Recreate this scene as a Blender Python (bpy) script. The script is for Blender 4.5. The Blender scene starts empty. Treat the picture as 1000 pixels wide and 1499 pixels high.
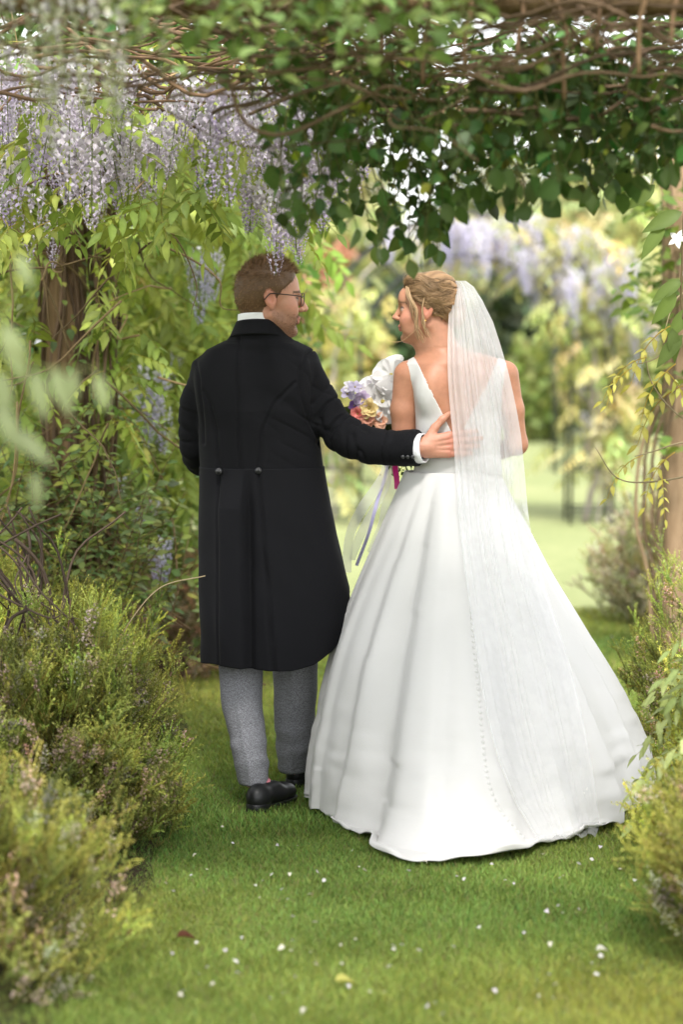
import bpy, math, random
import numpy as np
from mathutils import Matrix, Vector
from mathutils.bvhtree import BVHTree

# ------------------------------------------------------------------ camera, sky, sun, exposure
scene = bpy.context.scene
FPX, CAMZ, HORIZ = 3539.3, 1.5, 490.0
PITCH = math.atan((749.5 - HORIZ) / FPX)
cam_data = bpy.data.cameras.new('camera')
cam_data.lens = 85; cam_data.sensor_fit = 'VERTICAL'; cam_data.sensor_height = 36.0; cam_data.sensor_width = 24.0
cam_data.clip_end = 2000; cam_data.clip_start = 0.05
cam_data.dof.use_dof = True; cam_data.dof.focus_distance = 7.6; cam_data.dof.aperture_fstop = 2.0
cam = bpy.data.objects.new('camera', cam_data)
cam.location = (0, 0, CAMZ); cam.rotation_euler = (math.pi / 2 - PITCH, 0, 0)
scene.collection.objects.link(cam); scene.camera = cam

SUN_EL, SUN_AZ = math.radians(54), math.radians(176)      # azimuth measured from +Y towards +X
world = bpy.data.worlds.new('World'); scene.world = world; world.use_nodes = True
wn = world.node_tree.nodes; wl = world.node_tree.links; wn.clear()
sky = wn.new('ShaderNodeTexSky'); sky.sky_type = 'NISHITA'; sky.sun_disc = False
sky.sun_elevation = SUN_EL; sky.sun_rotation = SUN_AZ; sky.air_density = 1.0; sky.dust_density = 1.5; sky.ozone_density = 1.0
hs = wn.new('ShaderNodeHueSaturation'); hs.inputs['Saturation'].default_value = 0.12
bg = wn.new('ShaderNodeBackground'); bg.inputs['Strength'].default_value = 0.15
wo = wn.new('ShaderNodeOutputWorld')
wl.new(sky.outputs[0], hs.inputs['Color']); wl.new(hs.outputs[0], bg.inputs['Color']); wl.new(bg.outputs[0], wo.inputs[0])
sun_data = bpy.data.lights.new('sun', 'SUN'); sun_data.energy = 2.2; sun_data.angle = math.radians(10); sun_data.color = (1.0, 0.965, 0.92)
sun = bpy.data.objects.new('sun', sun_data); scene.collection.objects.link(sun)
_sd = Vector((math.sin(SUN_AZ) * math.cos(SUN_EL), math.cos(SUN_AZ) * math.cos(SUN_EL), math.sin(SUN_EL)))
sun.rotation_euler = _sd.to_track_quat('Z', 'Y').to_euler(); sun.location = _sd * 50
vs = scene.view_settings
vs.view_transform = 'Standard'; vs.look = 'None'; vs.gamma = 1.0; vs.use_curve_mapping = False; vs.exposure = 1.7
cy = scene.cycles
cy.use_denoising = True
try: cy.denoiser = 'OPENIMAGEDENOISE'
except Exception: pass
cy.max_bounces = 8; cy.diffuse_bounces = 3; cy.glossy_bounces = 3; cy.transmission_bounces = 4; cy.transparent_max_bounces = 24
cy.sample_clamp_indirect = 6.0; cy.caustics_reflective = False; cy.caustics_refractive = False

# ------------------------------------------------------------------ helpers
C = scene.collection
RNG = np.random.default_rng(7)
A = np.array
cP, sP = math.cos(PITCH), math.sin(PITCH)
def P(px, py, Y):                     # photo pixel + distance -> world point
    u = (px - 500.0) / FPX; v = (749.5 - py) / FPX
    dy = cP + v * sP; dz = -sP + v * cP
    t = Y / dy
    return A([u * t, Y, CAMZ + dz * t])
def G(px, py):                        # photo pixel on the ground
    u = (px - 500.0) / FPX; v = (749.5 - py) / FPX
    dy = cP + v * sP; dz = -sP + v * cP
    t = -CAMZ / dz
    return A([u * t, dy * t, 0.0])
def PROJ(p):
    p = np.asarray(p, float); q = p - A([0, 0, CAMZ])
    f = q[..., 1] * cP - q[..., 2] * sP; up = q[..., 1] * sP + q[..., 2] * cP
    return 500 + FPX * q[..., 0] / f, 749.5 - FPX * up / f

def mesh_from(name, V, faces, col=None, smooth=True, mat=None):
    V = np.asarray(V, np.float32)
    faces = [np.asarray(f, np.int32) for f in (faces if isinstance(faces, list) else [faces]) if len(f)]
    me = bpy.data.meshes.new(name)
    me.vertices.add(len(V)); me.vertices.foreach_set('co', V.ravel())
    nl = sum(f.size for f in faces); npoly = sum(len(f) for f in faces)
    me.loops.add(nl); me.polygons.add(npoly)
    me.loops.foreach_set('vertex_index', np.concatenate([f.ravel() for f in faces]))
    st = []; s = 0
    for f in faces:
        k = f.shape[1]; st.append(s + k * np.arange(len(f))); s += f.size
    me.polygons.foreach_set('loop_start', np.concatenate(st).astype(np.int32))
    me.polygons.foreach_set('use_smooth', np.full(npoly, smooth))
    me.update(calc_edges=True)
    if col is not None:
        a = me.color_attributes.new('col', 'FLOAT_COLOR', 'POINT')
        c4 = np.ones((len(V), 4), np.float32); c4[:, :3] = col
        a.data.foreach_set('color', c4.ravel())
    if mat is not None: me.materials.append(mat)
    return me

def link(name, me, parent=None, M=None, **props):
    o = bpy.data.objects.new(name, me); C.objects.link(o)
    if M is not None: o.matrix_basis = Matrix([list(map(float, r)) for r in M])
    if parent is not None:
        o.parent = parent
        o.matrix_parent_inverse = Matrix.Translation(-Vector(ORIG.get(parent.name, (0, 0, 0))))
    for k, v in props.items(): o[k] = v
    return o
ORIG = {}
def thing(name, label, cat, loc=(0, 0, 0), group=None):
    o = bpy.data.objects.new(name, None); C.objects.link(o)
    o.location = [float(v) for v in loc]; o.empty_display_size = 0.1
    ORIG[o.name] = tuple(float(v) for v in loc)
    o['label'] = label; o['category'] = cat
    if group: o['group'] = group
    return o
def tag(o, label, cat, group=None):
    o['label'] = label; o['category'] = cat
    if group: o['group'] = group
    return o

def nrm(v): v = np.asarray(v, float); return v / np.maximum(np.linalg.norm(v, axis=-1, keepdims=True), 1e-9)
def frames(pos, d, n, s):             # (m,4,4): local Y -> d, Z ~ n
    pos = np.atleast_2d(pos); d = nrm(np.atleast_2d(d)); n = np.atleast_2d(n)
    x = nrm(np.cross(d, n)); z = np.cross(x, d)
    s = np.broadcast_to(np.asarray(s, float).reshape(-1, 1), (len(pos), 1))
    M = np.zeros((len(pos), 4, 4)); M[:, :3, 0] = x * s; M[:, :3, 1] = d * s; M[:, :3, 2] = z * s; M[:, :3, 3] = pos; M[:, 3, 3] = 1
    return M
def rand_unit(m, rng=RNG): return nrm(rng.normal(size=(m, 3)))

def bake(protos, idx, M, cm=None):    # join many placed copies of small tri meshes into one
    Vs, Fs, Cs = [], [], []; off = 0
    idx = np.asarray(idx)
    for k, p in enumerate(protos):
        sel = np.where(idx == k)[0]
        if not len(sel): continue
        m = M[sel]; V = np.einsum('mij,nj->mni', m[:, :3, :3], p['V']) + m[:, None, :3, 3]
        n = len(p['V']); Vs.append(V.reshape(-1, 3))
        Fs.append((p['F'][None] + (off + n * np.arange(len(sel)))[:, None, None]).reshape(-1, 3))
        c = np.broadcast_to(p['C'][None], (len(sel), n, 3))
        if cm is not None: c = c * cm[sel][:, None, :]
        Cs.append(np.clip(c, 0, 1).reshape(-1, 3)); off += n * len(sel)
    return np.concatenate(Vs), np.concatenate(Fs), np.concatenate(Cs)
def vary(m, rng, b=.25, h=.12):       # per-leaf colour multiplier
    base = 1 + rng.normal(0, b, (m, 1)).clip(-.6, .8)
    hue = 1 + rng.normal(0, h, (m, 3)) * A([1.3, .5, 1.0])
    return (base * hue).clip(.2, 2.0)
def merge(ps):
    V, F, Cc = [], [], []; o = 0
    for p in ps:
        V.append(p['V']); F.append(p['F'] + o); Cc.append(p['C']); o += len(p['V'])
    return dict(V=np.concatenate(V), F=np.concatenate(F), C=np.concatenate(Cc))
def xf(p, M, cm=None):
    return dict(V=p['V'] @ M[:3, :3].T + M[:3, 3], F=p['F'], C=p['C'] if cm is None else np.clip(p['C'] * cm, 0, 1))
def grid_tris(n, m, closed=False):
    i, j = np.meshgrid(np.arange(n - 1), np.arange(m if closed else m - 1), indexing='ij'); i = i.ravel(); j = j.ravel(); k = (j + 1) % m
    a, b, c, d = i * m + j, i * m + k, (i + 1) * m + k, (i + 1) * m + j
    return np.concatenate([np.stack([a, b, c], 1), np.stack([a, c, d], 1)])
def grid_quads(n, m, closed=False):
    i, j = np.meshgrid(np.arange(n - 1), np.arange(m if closed else m - 1), indexing='ij'); i = i.ravel(); j = j.ravel(); k = (j + 1) % m
    return np.stack([i * m + j, i * m + k, (i + 1) * m + k, (i + 1) * m + j], 1)

def smooth_path(pts, n):              # Catmull-Rom resample, uniform in parameter
    p = np.asarray(pts, float); p = np.vstack([2 * p[0] - p[1], p, 2 * p[-1] - p[-2]])
    t = np.linspace(0, len(p) - 3 - 1e-6, n); i = t.astype(int); f = (t - i)[:, None]
    a, b, c, d = p[i], p[i + 1], p[i + 2], p[i + 3]
    return .5 * (2 * b + (c - a) * f + (2 * a - 5 * b + 4 * c - d) * f ** 2 + (3 * b - a - 3 * c + d) * f ** 3)
def tube(path, rad, k=6, cap=True, up=(0, 0, 1), flat=1.0):
    path = np.asarray(path, float); n = len(path); rad = np.broadcast_to(np.asarray(rad, float), (n,))
    T = nrm(np.gradient(path, axis=0)); N = np.zeros_like(T)
    u = A(up, dtype=float)
    if abs(T[0] @ u) > .95: u = A([1., 0, 0])
    N[0] = nrm(u - T[0] * (u @ T[0]))
    for i in range(1, n):
        v = N[i - 1] - T[i] * (N[i - 1] @ T[i]); N[i] = nrm(v)
    B = np.cross(T, N); th = np.linspace(0, 2 * np.pi, k, endpoint=False)
    V = path[:, None] + rad[:, None, None] * (np.cos(th)[None, :, None] * N[:, None] * flat + np.sin(th)[None, :, None] * B[:, None])
    V = V.reshape(-1, 3); F = grid_tris(n, k, True)
    if cap:
        V = np.vstack([V, path[0], path[-1]]); j = np.arange(k); jn = (j + 1) % k
        F = np.concatenate([F, np.stack([jn, j, np.full(k, n * k)], 1), np.stack([(n - 1) * k + j, (n - 1) * k + jn, np.full(k, n * k + 1)], 1)])
    return V, F
def tubep(path, rad, col, k=5, **kw):
    V, F = tube(path, rad, k, **kw); return dict(V=V, F=F, C=np.broadcast_to(A(col, dtype=float), (len(V), 3)).copy())

# value noise, used for wrinkles and outlines
class Noise:
    def __init__(s, seed): s.t = np.random.default_rng(seed).random((32, 32, 32)) * 2 - 1
    def __call__(s, p):
        p = np.asarray(p, float); i = np.floor(p).astype(int); f = p - i; f = f * f * (3 - 2 * f); r = 0
        for a in (0, 1):
            for b in (0, 1):
                for c in (0, 1):
                    w = (f[..., 0] if a else 1 - f[..., 0]) * (f[..., 1] if b else 1 - f[..., 1]) * (f[..., 2] if c else 1 - f[..., 2])
                    r = r + w * s.t[(i[..., 0] + a) % 32, (i[..., 1] + b) % 32, (i[..., 2] + c) % 32]
        return r
NZ = Noise(3)

# ------------------------------------------------------------------ signed distance bodies
class Body:
    def __init__(s, lo, hi, h):
        s.lo = A(lo, dtype=float); s.h = h; n = np.ceil((A(hi) - s.lo) / h).astype(int) + 1
        s.n = n; s.D = np.full(n, .2, np.float32)
        s.ax = [(s.lo[i] + h * np.arange(n[i])).astype(np.float32) for i in range(3)]
        s.R = np.eye(3); s.o = np.zeros(3); s.sc = 1.0
    def frame(s, R, o, sc): s.R = A(R, dtype=float); s.o = A(o, dtype=float); s.sc = sc
    def w(s, p): return s.R @ (A(p, dtype=float) * s.sc) + s.o
    def box(s, lo, hi):
        a = np.clip(np.floor((lo - s.lo) / s.h).astype(int), 0, s.n); b = np.clip(np.ceil((hi - s.lo) / s.h).astype(int) + 1, 0, s.n)
        return tuple(slice(a[i], b[i]) for i in range(3))
    def pts(s, sl): return np.meshgrid(*[s.ax[i][sl[i]] for i in range(3)], indexing='ij', sparse=True)
    def op(s, sl, d, k, mode):
        o = s.D[sl]
        if o.size == 0: return
        if mode == 'add':
            h = np.clip(.5 + .5 * (o - d) / k, 0, 1); s.D[sl] = o + (d - o) * h - k * h * (1 - h)
        else:
            h = np.clip(.5 - .5 * (o + d) / k, 0, 1); s.D[sl] = o + (-d - o) * h + k * h * (1 - h)
    def ell(s, c, r, k=.01, rot=None, mode='add'):
        r = np.broadcast_to(A(r, dtype=float), (3,)) * s.sc; k = k * s.sc; W = s.w(c); R = s.R if rot is None else s.R @ rot
        e = r.max() + 2.5 * k + .01; sl = s.box(W - e, W + e); X, Y, Z = s.pts(sl)
        x, y, z = X - W[0], Y - W[1], Z - W[2]
        a = x * R[0, 0] + y * R[1, 0] + z * R[2, 0]; b = x * R[0, 1] + y * R[1, 1] + z * R[2, 1]; c = x * R[0, 2] + y * R[1, 2] + z * R[2, 2]
        k0 = np.sqrt((a / r[0]) ** 2 + (b / r[1]) ** 2 + (c / r[2]) ** 2) + 1e-6
        k1 = np.sqrt((a / r[0] ** 2) ** 2 + (b / r[1] ** 2) ** 2 + (c / r[2] ** 2) ** 2) + 1e-6
        s.op(sl, k0 * (k0 - 1) / k1, k, mode)
    def cap(s, a, b, ra, rb=None, k=.01, mode='add', flat=None):
        rb = ra if rb is None else rb
        a, b = s.w(a), s.w(b); ra *= s.sc; rb *= s.sc; k = k * s.sc
        e = max(ra, rb) + 2.5 * k + .01; sl = s.box(np.minimum(a, b) - e, np.maximum(a, b) + e); X, Y, Z = s.pts(sl)
        ab = b - a; x, y, z = X - a[0], Y - a[1], Z - a[2]
        t = np.clip((x * ab[0] + y * ab[1] + z * ab[2]) / (ab @ ab + 1e-9), 0, 1)
        d = np.sqrt((x - t * ab[0]) ** 2 + (y - t * ab[1]) ** 2 + (z - t * ab[2]) ** 2) - (ra + (rb - ra) * t)
        s.op(sl, d, k, mode)
    def trunk(s, zs, cx, ax, cyy, by, k=.02, p=2.0):      # stack of ellipses, zs ascending
        sl = s.box(A([-9, -9, zs[0]]), A([9, 9, zs[-1]])); X, Y, Z = s.pts(sl)
        I = lambda q: np.interp(Z, zs, q)
        a, b = I(ax), I(by)
        q = (np.abs((X - I(cx)) / a) ** p + np.abs((Y - I(cyy)) / b) ** p) ** (1 / p)
        d = (q - 1) * np.minimum(a, b) * .95
        d = np.maximum(d, np.maximum(zs[0] + .012 - Z, Z - zs[-1] + .012))
        s.op(sl, d, k, 'add')
    def mesh(s):
        return surface_nets(s.D, s.lo, s.h)
def surface_nets(D, lo, h):
    S = D < 0
    c = [S[a:S.shape[0] - 1 + a, b:S.shape[1] - 1 + b, e:S.shape[2] - 1 + e] for a in (0, 1) for b in (0, 1) for e in (0, 1)]
    anyv = c[0].copy(); allv = c[0].copy()
    for q in c[1:]: anyv |= q; allv &= q
    act = anyv & ~allv; idx = np.argwhere(act); n = len(idx)
    cid = np.full(act.shape, -1, np.int32); cid[act] = np.arange(n)
    cor = A([(a, b, e) for a in (0, 1) for b in (0, 1) for e in (0, 1)])
    val = np.stack([D[idx[:, 0] + q[0], idx[:, 1] + q[1], idx[:, 2] + q[2]] for q in cor], 1).astype(float)
    acc = np.zeros((n, 3)); cnt = np.zeros(n)
    for i in range(8):
        for j in range(i + 1, 8):
            if np.abs(cor[i] - cor[j]).sum() != 1: continue
            m = (val[:, i] < 0) != (val[:, j] < 0); t = val[m, i] / (val[m, i] - val[m, j])
            acc[m] += cor[i] + t[:, None] * (cor[j] - cor[i]); cnt[m] += 1
    V = lo + h * (idx + acc / cnt[:, None])
    Q = []
    for ax in range(3):
        o1, o2 = [(1, 2), (2, 0), (0, 1)][ax]
        s0 = [slice(None)] * 3; s1 = [slice(None)] * 3; s0[ax] = slice(0, -1); s1[ax] = slice(1, None)
        e = np.argwhere(S[tuple(s0)] != S[tuple(s1)])
        e = e[(e[:, o1] > 0) & (e[:, o2] > 0) & (e[:, o1] < D.shape[o1] - 1) & (e[:, o2] < D.shape[o2] - 1)]
        if not len(e): continue
        u = np.zeros(3, int); u[o1] = 1; w = np.zeros(3, int); w[o2] = 1
        g = lambda q: cid[q[:, 0], q[:, 1], q[:, 2]]
        q = np.stack([g(e - u - w), g(e - w), g(e), g(e - u)], 1)
        ins = S[e[:, 0], e[:, 1], e[:, 2]]; q[~ins] = q[~ins][:, ::-1]
        Q.append(q[(q >= 0).all(1)])
    return V, np.concatenate(Q)
def vnormals(V, Q):
    n = np.zeros_like(V); a = np.cross(V[Q[:, 2]] - V[Q[:, 0]], V[Q[:, -1]] - V[Q[:, 1]])
    for i in range(Q.shape[1]): np.add.at(n, Q[:, i], a)
    return nrm(n)
def relax(V, Q, it=2, w=.5):
    for _ in range(it):
        acc = np.zeros_like(V); c = np.zeros(len(V))
        for i in range(Q.shape[1]):
            j = Q[:, (i + 1) % Q.shape[1]]
            np.add.at(acc, Q[:, i], V[j]); np.add.at(c, Q[:, i], 1); np.add.at(acc, j, V[Q[:, i]]); np.add.at(c, j, 1)
        V = V + w * (acc / c[:, None] - V)
    return V
def joinq(parts):
    V, Q, Cc = [], [], []; o = 0
    for v, q, c in parts:
        V.append(v); Q.append(q + o); Cc.append(c); o += len(v)
    return np.concatenate(V), np.concatenate(Q), np.concatenate(Cc)

# ------------------------------------------------------------------ materials
class NT:
    def __init__(s, name):
        s.m = bpy.data.materials.new(name); s.m.use_nodes = True; s.t = s.m.node_tree; s.n = s.t.nodes; s.n.clear()
        s.out = s.n.new('ShaderNodeOutputMaterial')
    def add(s, typ, **kw):
        nd = s.n.new('ShaderNode' + typ)
        for k, v in kw.items():
            setattr(nd, k, v)
        return nd
    def con(s, a, b): s.t.links.new(a, b)
def setin(nd, **kw):
    for k, v in kw.items(): nd.inputs[k.replace('_', ' ')].default_value = v
def principled(nt, col=None, rough=.6, spec=.4, **kw):
    b = nt.add('BsdfPrincipled')
    if col is not None: b.inputs['Base Color'].default_value = (*col, 1)
    b.inputs['Roughness'].default_value = rough; b.inputs['Specular IOR Level'].default_value = spec
    for k, v in kw.items(): b.inputs[k].default_value = v
    return b
def noise_node(nt, scale, detail=3, coord='Object', rough=.5):
    tc = nt.add('TexCoord'); n = nt.add('TexNoise'); n.inputs['Scale'].default_value = scale; n.inputs['Detail'].default_value = detail; n.inputs['Roughness'].default_value = rough
    nt.con(tc.outputs[coord], n.inputs['Vector']); return n
def bump(nt, src, dist, strength, bsdf):
    b = nt.add('Bump'); b.inputs['Distance'].default_value = dist; b.inputs['Strength'].default_value = strength
    nt.con(src, b.inputs['Height']); nt.con(b.outputs[0], bsdf.inputs['Normal']); return b
def ramp(nt, src, stops):
    r = nt.add('ValToRGB'); e = r.color_ramp.elements
    while len(e) < len(stops): e.new(.5)
    for q, (p, c) in zip(e, stops): q.position = p; q.color = (*c, 1)
    nt.con(src, r.inputs[0]); return r
def attr_mat(name, rough=.5, trans=.35, spec=.35, tgain=(1.15, 1.15, .8), objvar=.25, sheen=0.):
    nt = NT(name); at = nt.add('Attribute'); at.attribute_name = 'col'
    oi = nt.add('ObjectInfo'); mr = nt.add('MapRange'); setin(mr, To_Min=1 - objvar, To_Max=1 + objvar); nt.con(oi.outputs['Random'], mr.inputs['Value'])
    nz = noise_node(nt, 60, 2, 'Object'); mr2 = nt.add('MapRange'); setin(mr2, To_Min=.8, To_Max=1.2); nt.con(nz.outputs['Fac'], mr2.inputs['Value'])
    mm = nt.add('Math'); mm.operation = 'MULTIPLY'; nt.con(mr.outputs[0], mm.inputs[0]); nt.con(mr2.outputs[0], mm.inputs[1])
    vm = nt.add('VectorMath'); vm.operation = 'SCALE'; nt.con(at.outputs['Color'], vm.inputs[0]); nt.con(mm.outputs[0], vm.inputs['Scale'])
    p = principled(nt, None, rough, spec); nt.con(vm.outputs[0], p.inputs['Base Color'])
    if sheen: p.inputs['Sheen Weight'].default_value = sheen
    if trans > 0:
        tr = nt.add('BsdfTranslucent'); v2 = nt.add('VectorMath'); v2.operation = 'MULTIPLY'; v2.inputs[1].default_value = tgain
        nt.con(vm.outputs[0], v2.inputs[0]); nt.con(v2.outputs[0], tr.inputs['Color'])
        mx = nt.add('MixShader'); mx.inputs[0].default_value = trans; nt.con(p.outputs[0], mx.inputs[1]); nt.con(tr.outputs[0], mx.inputs[2]); nt.con(mx.outputs[0], nt.out.inputs[0])
    else: nt.con(p.outputs[0], nt.out.inputs[0])
    return nt.m
M_LEAF = attr_mat('leaf')
M_FLOWER = attr_mat('flower_petal', .6, .35, .2, (1.05, 1.0, 1.05), .15)
M_BARK = attr_mat('bark', .85, 0, .2, objvar=.2)
M_GRASS = attr_mat('grass_blade', .55, .3, .25, objvar=0)
M_HAIR = attr_mat('hair', .45, .1, .35, (1, .9, .8), 0)
def plain(name, col, rough=.6, spec=.4, **kw):
    nt = NT(name); p = principled(nt, col, rough, spec, **kw); n = noise_node(nt, 180, 2); bump(nt, n.outputs['Fac'], .001, .15, p); nt.con(p.outputs[0], nt.out.inputs[0]); return nt.m
def cloth(name, c1, c2, scale, rough=.85, sheen=.15, bmp=.4, spec=.2, big=.0):
    nt = NT(name); tc = nt.add('TexCoord')
    w1 = nt.add('TexWave'); w1.bands_direction = 'DIAGONAL'; setin(w1, Scale=scale, Distortion=2.5, Detail=2)
    n1 = nt.add('TexNoise'); setin(n1, Scale=scale * 1.6, Detail=2); nt.con(tc.outputs['Object'], w1.inputs[0]); nt.con(tc.outputs['Object'], n1.inputs[0])
    mx = nt.add('Math'); mx.operation = 'ADD'; nt.con(w1.outputs['Fac'], mx.inputs[0]); nt.con(n1.outputs['Fac'], mx.inputs[1])
    md = nt.add('Math'); md.operation = 'MULTIPLY'; md.inputs[1].default_value = .5; nt.con(mx.outputs[0], md.inputs[0])
    r = ramp(nt, md.outputs[0], [(.3, c1), (.7, c2)])
    p = principled(nt, None, rough, spec); p.inputs['Sheen Weight'].default_value = sheen; p.inputs['Sheen Roughness'].default_value = .4; nt.con(r.outputs[0], p.inputs['Base Color'])
    bump(nt, md.outputs[0], .0008, bmp, p); nt.con(p.outputs[0], nt.out.inputs[0]); return nt.m
M_COAT = cloth('black_wool', (.0038, .0038, .0048), (.0080, .0080, .0100), 300, .8, .02, .3, .12)
def check_mat():
    nt = NT('grey_houndstooth'); tc = nt.add('TexCoord'); n0 = nt.add('TexNoise'); setin(n0, Scale=60, Detail=2); nt.con(tc.outputs['Object'], n0.inputs[0])
    mxv = nt.add('VectorMath'); mxv.operation = 'SCALE'; mxv.inputs['Scale'].default_value = .006; nt.con(n0.outputs['Color'], mxv.inputs[0])
    ad = nt.add('VectorMath'); ad.operation = 'ADD'; nt.con(tc.outputs['Object'], ad.inputs[0]); nt.con(mxv.outputs[0], ad.inputs[1])
    ch = nt.add('TexChecker'); ch.inputs['Scale'].default_value = 190; ch.inputs['Color1'].default_value = (.12, .12, .13, 1); ch.inputs['Color2'].default_value = (.32, .32, .35, 1); nt.con(ad.outputs[0], ch.inputs[0])
    n1 = nt.add('TexNoise'); setin(n1, Scale=420, Detail=2); nt.con(tc.outputs['Object'], n1.inputs[0]); r = ramp(nt, n1.outputs['Fac'], [(.35, (.07, .07, .08)), (.65, (.36, .36, .39))])
    mx = nt.add('Mix'); mx.data_type = 'RGBA'; mx.inputs[0].default_value = .72; nt.con(ch.outputs[0], mx.inputs[6]); nt.con(r.outputs[0], mx.inputs[7])
    p = principled(nt, None, .85, .2); nt.con(mx.outputs[2], p.inputs['Base Color']); bump(nt, n1.outputs['Fac'], .0008, .4, p); nt.con(p.outputs[0], nt.out.inputs[0]); return nt.m
M_TROU = check_mat()
M_SHIRT = plain('white_cotton', (.8, .8, .83), .7, .2)
M_SHOE = plain('black_leather', (.008, .008, .009), .42, .4)
M_BUTTON = plain('black_button', (.02, .02, .022), .35, .5)
M_SOCK = plain('pink_sock', (.55, .2, .24), .9, .1)
def satin_mat():
    nt = NT('ivory_satin'); p = principled(nt, (.57, .56, .55), .44, .32); p.inputs['Sheen Weight'].default_value = .15
    n = noise_node(nt, 16, 5, 'Object', .6); bump(nt, n.outputs['Fac'], .004, .25, p)
    nt.con(p.outputs[0], nt.out.inputs[0]); return nt.m
M_SATIN = satin_mat()
def tulle_mat(name, col, opac):
    nt = NT(name); d = nt.add('BsdfDiffuse'); d.inputs[0].default_value = (*col, 1); t = nt.add('BsdfTranslucent'); t.inputs[0].default_value = (*col, 1)
    m1 = nt.add('MixShader'); m1.inputs[0].default_value = .45; nt.con(d.outputs[0], m1.inputs[1]); nt.con(t.outputs[0], m1.inputs[2])
    tr = nt.add('BsdfTransparent'); n = noise_node(nt, 25, 3); mr = nt.add('MapRange'); setin(mr, To_Min=.85, To_Max=1.15); nt.con(n.outputs['Fac'], mr.inputs['Value'])
    mu = nt.add('Math'); mu.operation = 'MULTIPLY'; nt.con(mr.outputs[0], mu.inputs[0]); mu.inputs[1].default_value = opac or 1
    if not opac: at = nt.add('Attribute'); at.attribute_name = 'col'; nt.con(at.outputs['Fac'], mu.inputs[1])
    m2 = nt.add('MixShader'); nt.con(mu.outputs[0], m2.inputs[0]); nt.con(tr.outputs[0], m2.inputs[1]); nt.con(m1.outputs[0], m2.inputs[2]); nt.con(m2.outputs[0], nt.out.inputs[0]); return nt.m
M_TULLE = tulle_mat('tulle', (.93, .93, .95), 0)
M_RIBBON = tulle_mat('sheer_ribbon', (.85, .84, .82), .55)
M_RIBBON_L = plain('lavender_ribbon', (.50, .47, .72), .45, .4)
M_RIBBON_P = plain('magenta_ribbon', (.62, .02, .22), .4, .4)
def skin_mat():
    nt = NT('skin'); at = nt.add('Attribute'); at.attribute_name = 'col'; n = noise_node(nt, 55, 6, 'Object', .7)
    mr = nt.add('MapRange'); setin(mr, To_Min=.78, To_Max=1.22); nt.con(n.outputs['Fac'], mr.inputs['Value'])
    vm = nt.add('VectorMath'); vm.operation = 'SCALE'; nt.con(at.outputs['Color'], vm.inputs[0]); nt.con(mr.outputs[0], vm.inputs['Scale'])
    p = principled(nt, None, .48, .4); nt.con(vm.outputs[0], p.inputs['Base Color'])
    p.inputs['Subsurface Weight'].default_value = .18; p.inputs['Subsurface Radius'].default_value = (.6, .25, .12); p.inputs['Subsurface Scale'].default_value = .012
    n2 = noise_node(nt, 500, 2); bump(nt, n2.outputs['Fac'], .0006, .25, p); nt.con(p.outputs[0], nt.out.inputs[0]); return nt.m
M_SKIN = skin_mat()
M_METAL = plain('dark_metal', (.02, .022, .024), .5, .5)
M_FRAME = plain('spectacle_frame', (.03, .015, .01), .3, .5)
M_GOLD = plain('gold', (.7, .45, .15), .25, .5, Metallic=1.0)
def glass_mat():
    nt = NT('lens_glass'); g = nt.add('BsdfGlossy'); g.inputs['Roughness'].default_value = .05; t = nt.add('BsdfTransparent'); m = nt.add('MixShader'); m.inputs[0].default_value = .12
    nt.con(t.outputs[0], m.inputs[1]); nt.con(g.outputs[0], m.inputs[2]); nt.con(m.outputs[0], nt.out.inputs[0]); return nt.m
M_GLASS = glass_mat()
def wood_mat(name, c1, c2):
    nt = NT(name); tc = nt.add('TexCoord'); mp = nt.add('Mapping'); mp.inputs['Scale'].default_value = (14, 14, 1.2); nt.con(tc.outputs['Object'], mp.inputs[0])
    n = nt.add('TexNoise'); setin(n, Scale=3.5, Detail=6, Roughness=.65); nt.con(mp.outputs[0], n.inputs[0])
    r = ramp(nt, n.outputs['Fac'], [(.3, c1), (.7, c2)]); p = principled(nt, None, .85, .2); nt.con(r.outputs[0], p.inputs['Base Color']); bump(nt, n.outputs['Fac'], .006, .6, p); nt.con(p.outputs[0], nt.out.inputs[0]); return nt.m
M_POST = wood_mat('weathered_timber', (.10, .06, .03), (.30, .20, .11))
M_POST2 = wood_mat('tan_timber', (.22, .145, .08), (.40, .28, .17))
def ground_mat(name, stops, s1, s2, bd=.02):
    nt = NT(name); n1 = noise_node(nt, s1, 5, 'Object', .6); n2 = noise_node(nt, s2, 4, 'Object', .7)
    a = nt.add('Math'); a.operation = 'ADD'; nt.con(n1.outputs['Fac'], a.inputs[0]); nt.con(n2.outputs['Fac'], a.inputs[1]); b = nt.add('Math'); b.operation = 'MULTIPLY'; b.inputs[1].default_value = .5; nt.con(a.outputs[0], b.inputs[0])
    r = ramp(nt, b.outputs[0], stops); p = principled(nt, None, .9, .15); nt.con(r.outputs[0], p.inputs['Base Color']); bump(nt, n2.outputs['Fac'], bd, .8, p); nt.con(p.outputs[0], nt.out.inputs[0]); return nt.m
M_LAWN = ground_mat('lawn_turf', [(.35, (.11, .15, .034)), (.5, (.17, .215, .052)), (.65, (.25, .27, .08))], 1.1, 90)
M_FAR_LAWN_SUNLIT = ground_mat('sunlit_far_lawn_turf', [(.3, (.155, .185, .075)), (.5, (.215, .24, .105)), (.7, (.29, .295, .145))], .5, 9)  # paler far grass; part of the sunlight is put into its colour
M_SOIL = ground_mat('soil', [(.3, (.018, .012, .007)), (.7, (.06, .04, .025))], 12, 70, .03)

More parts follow.
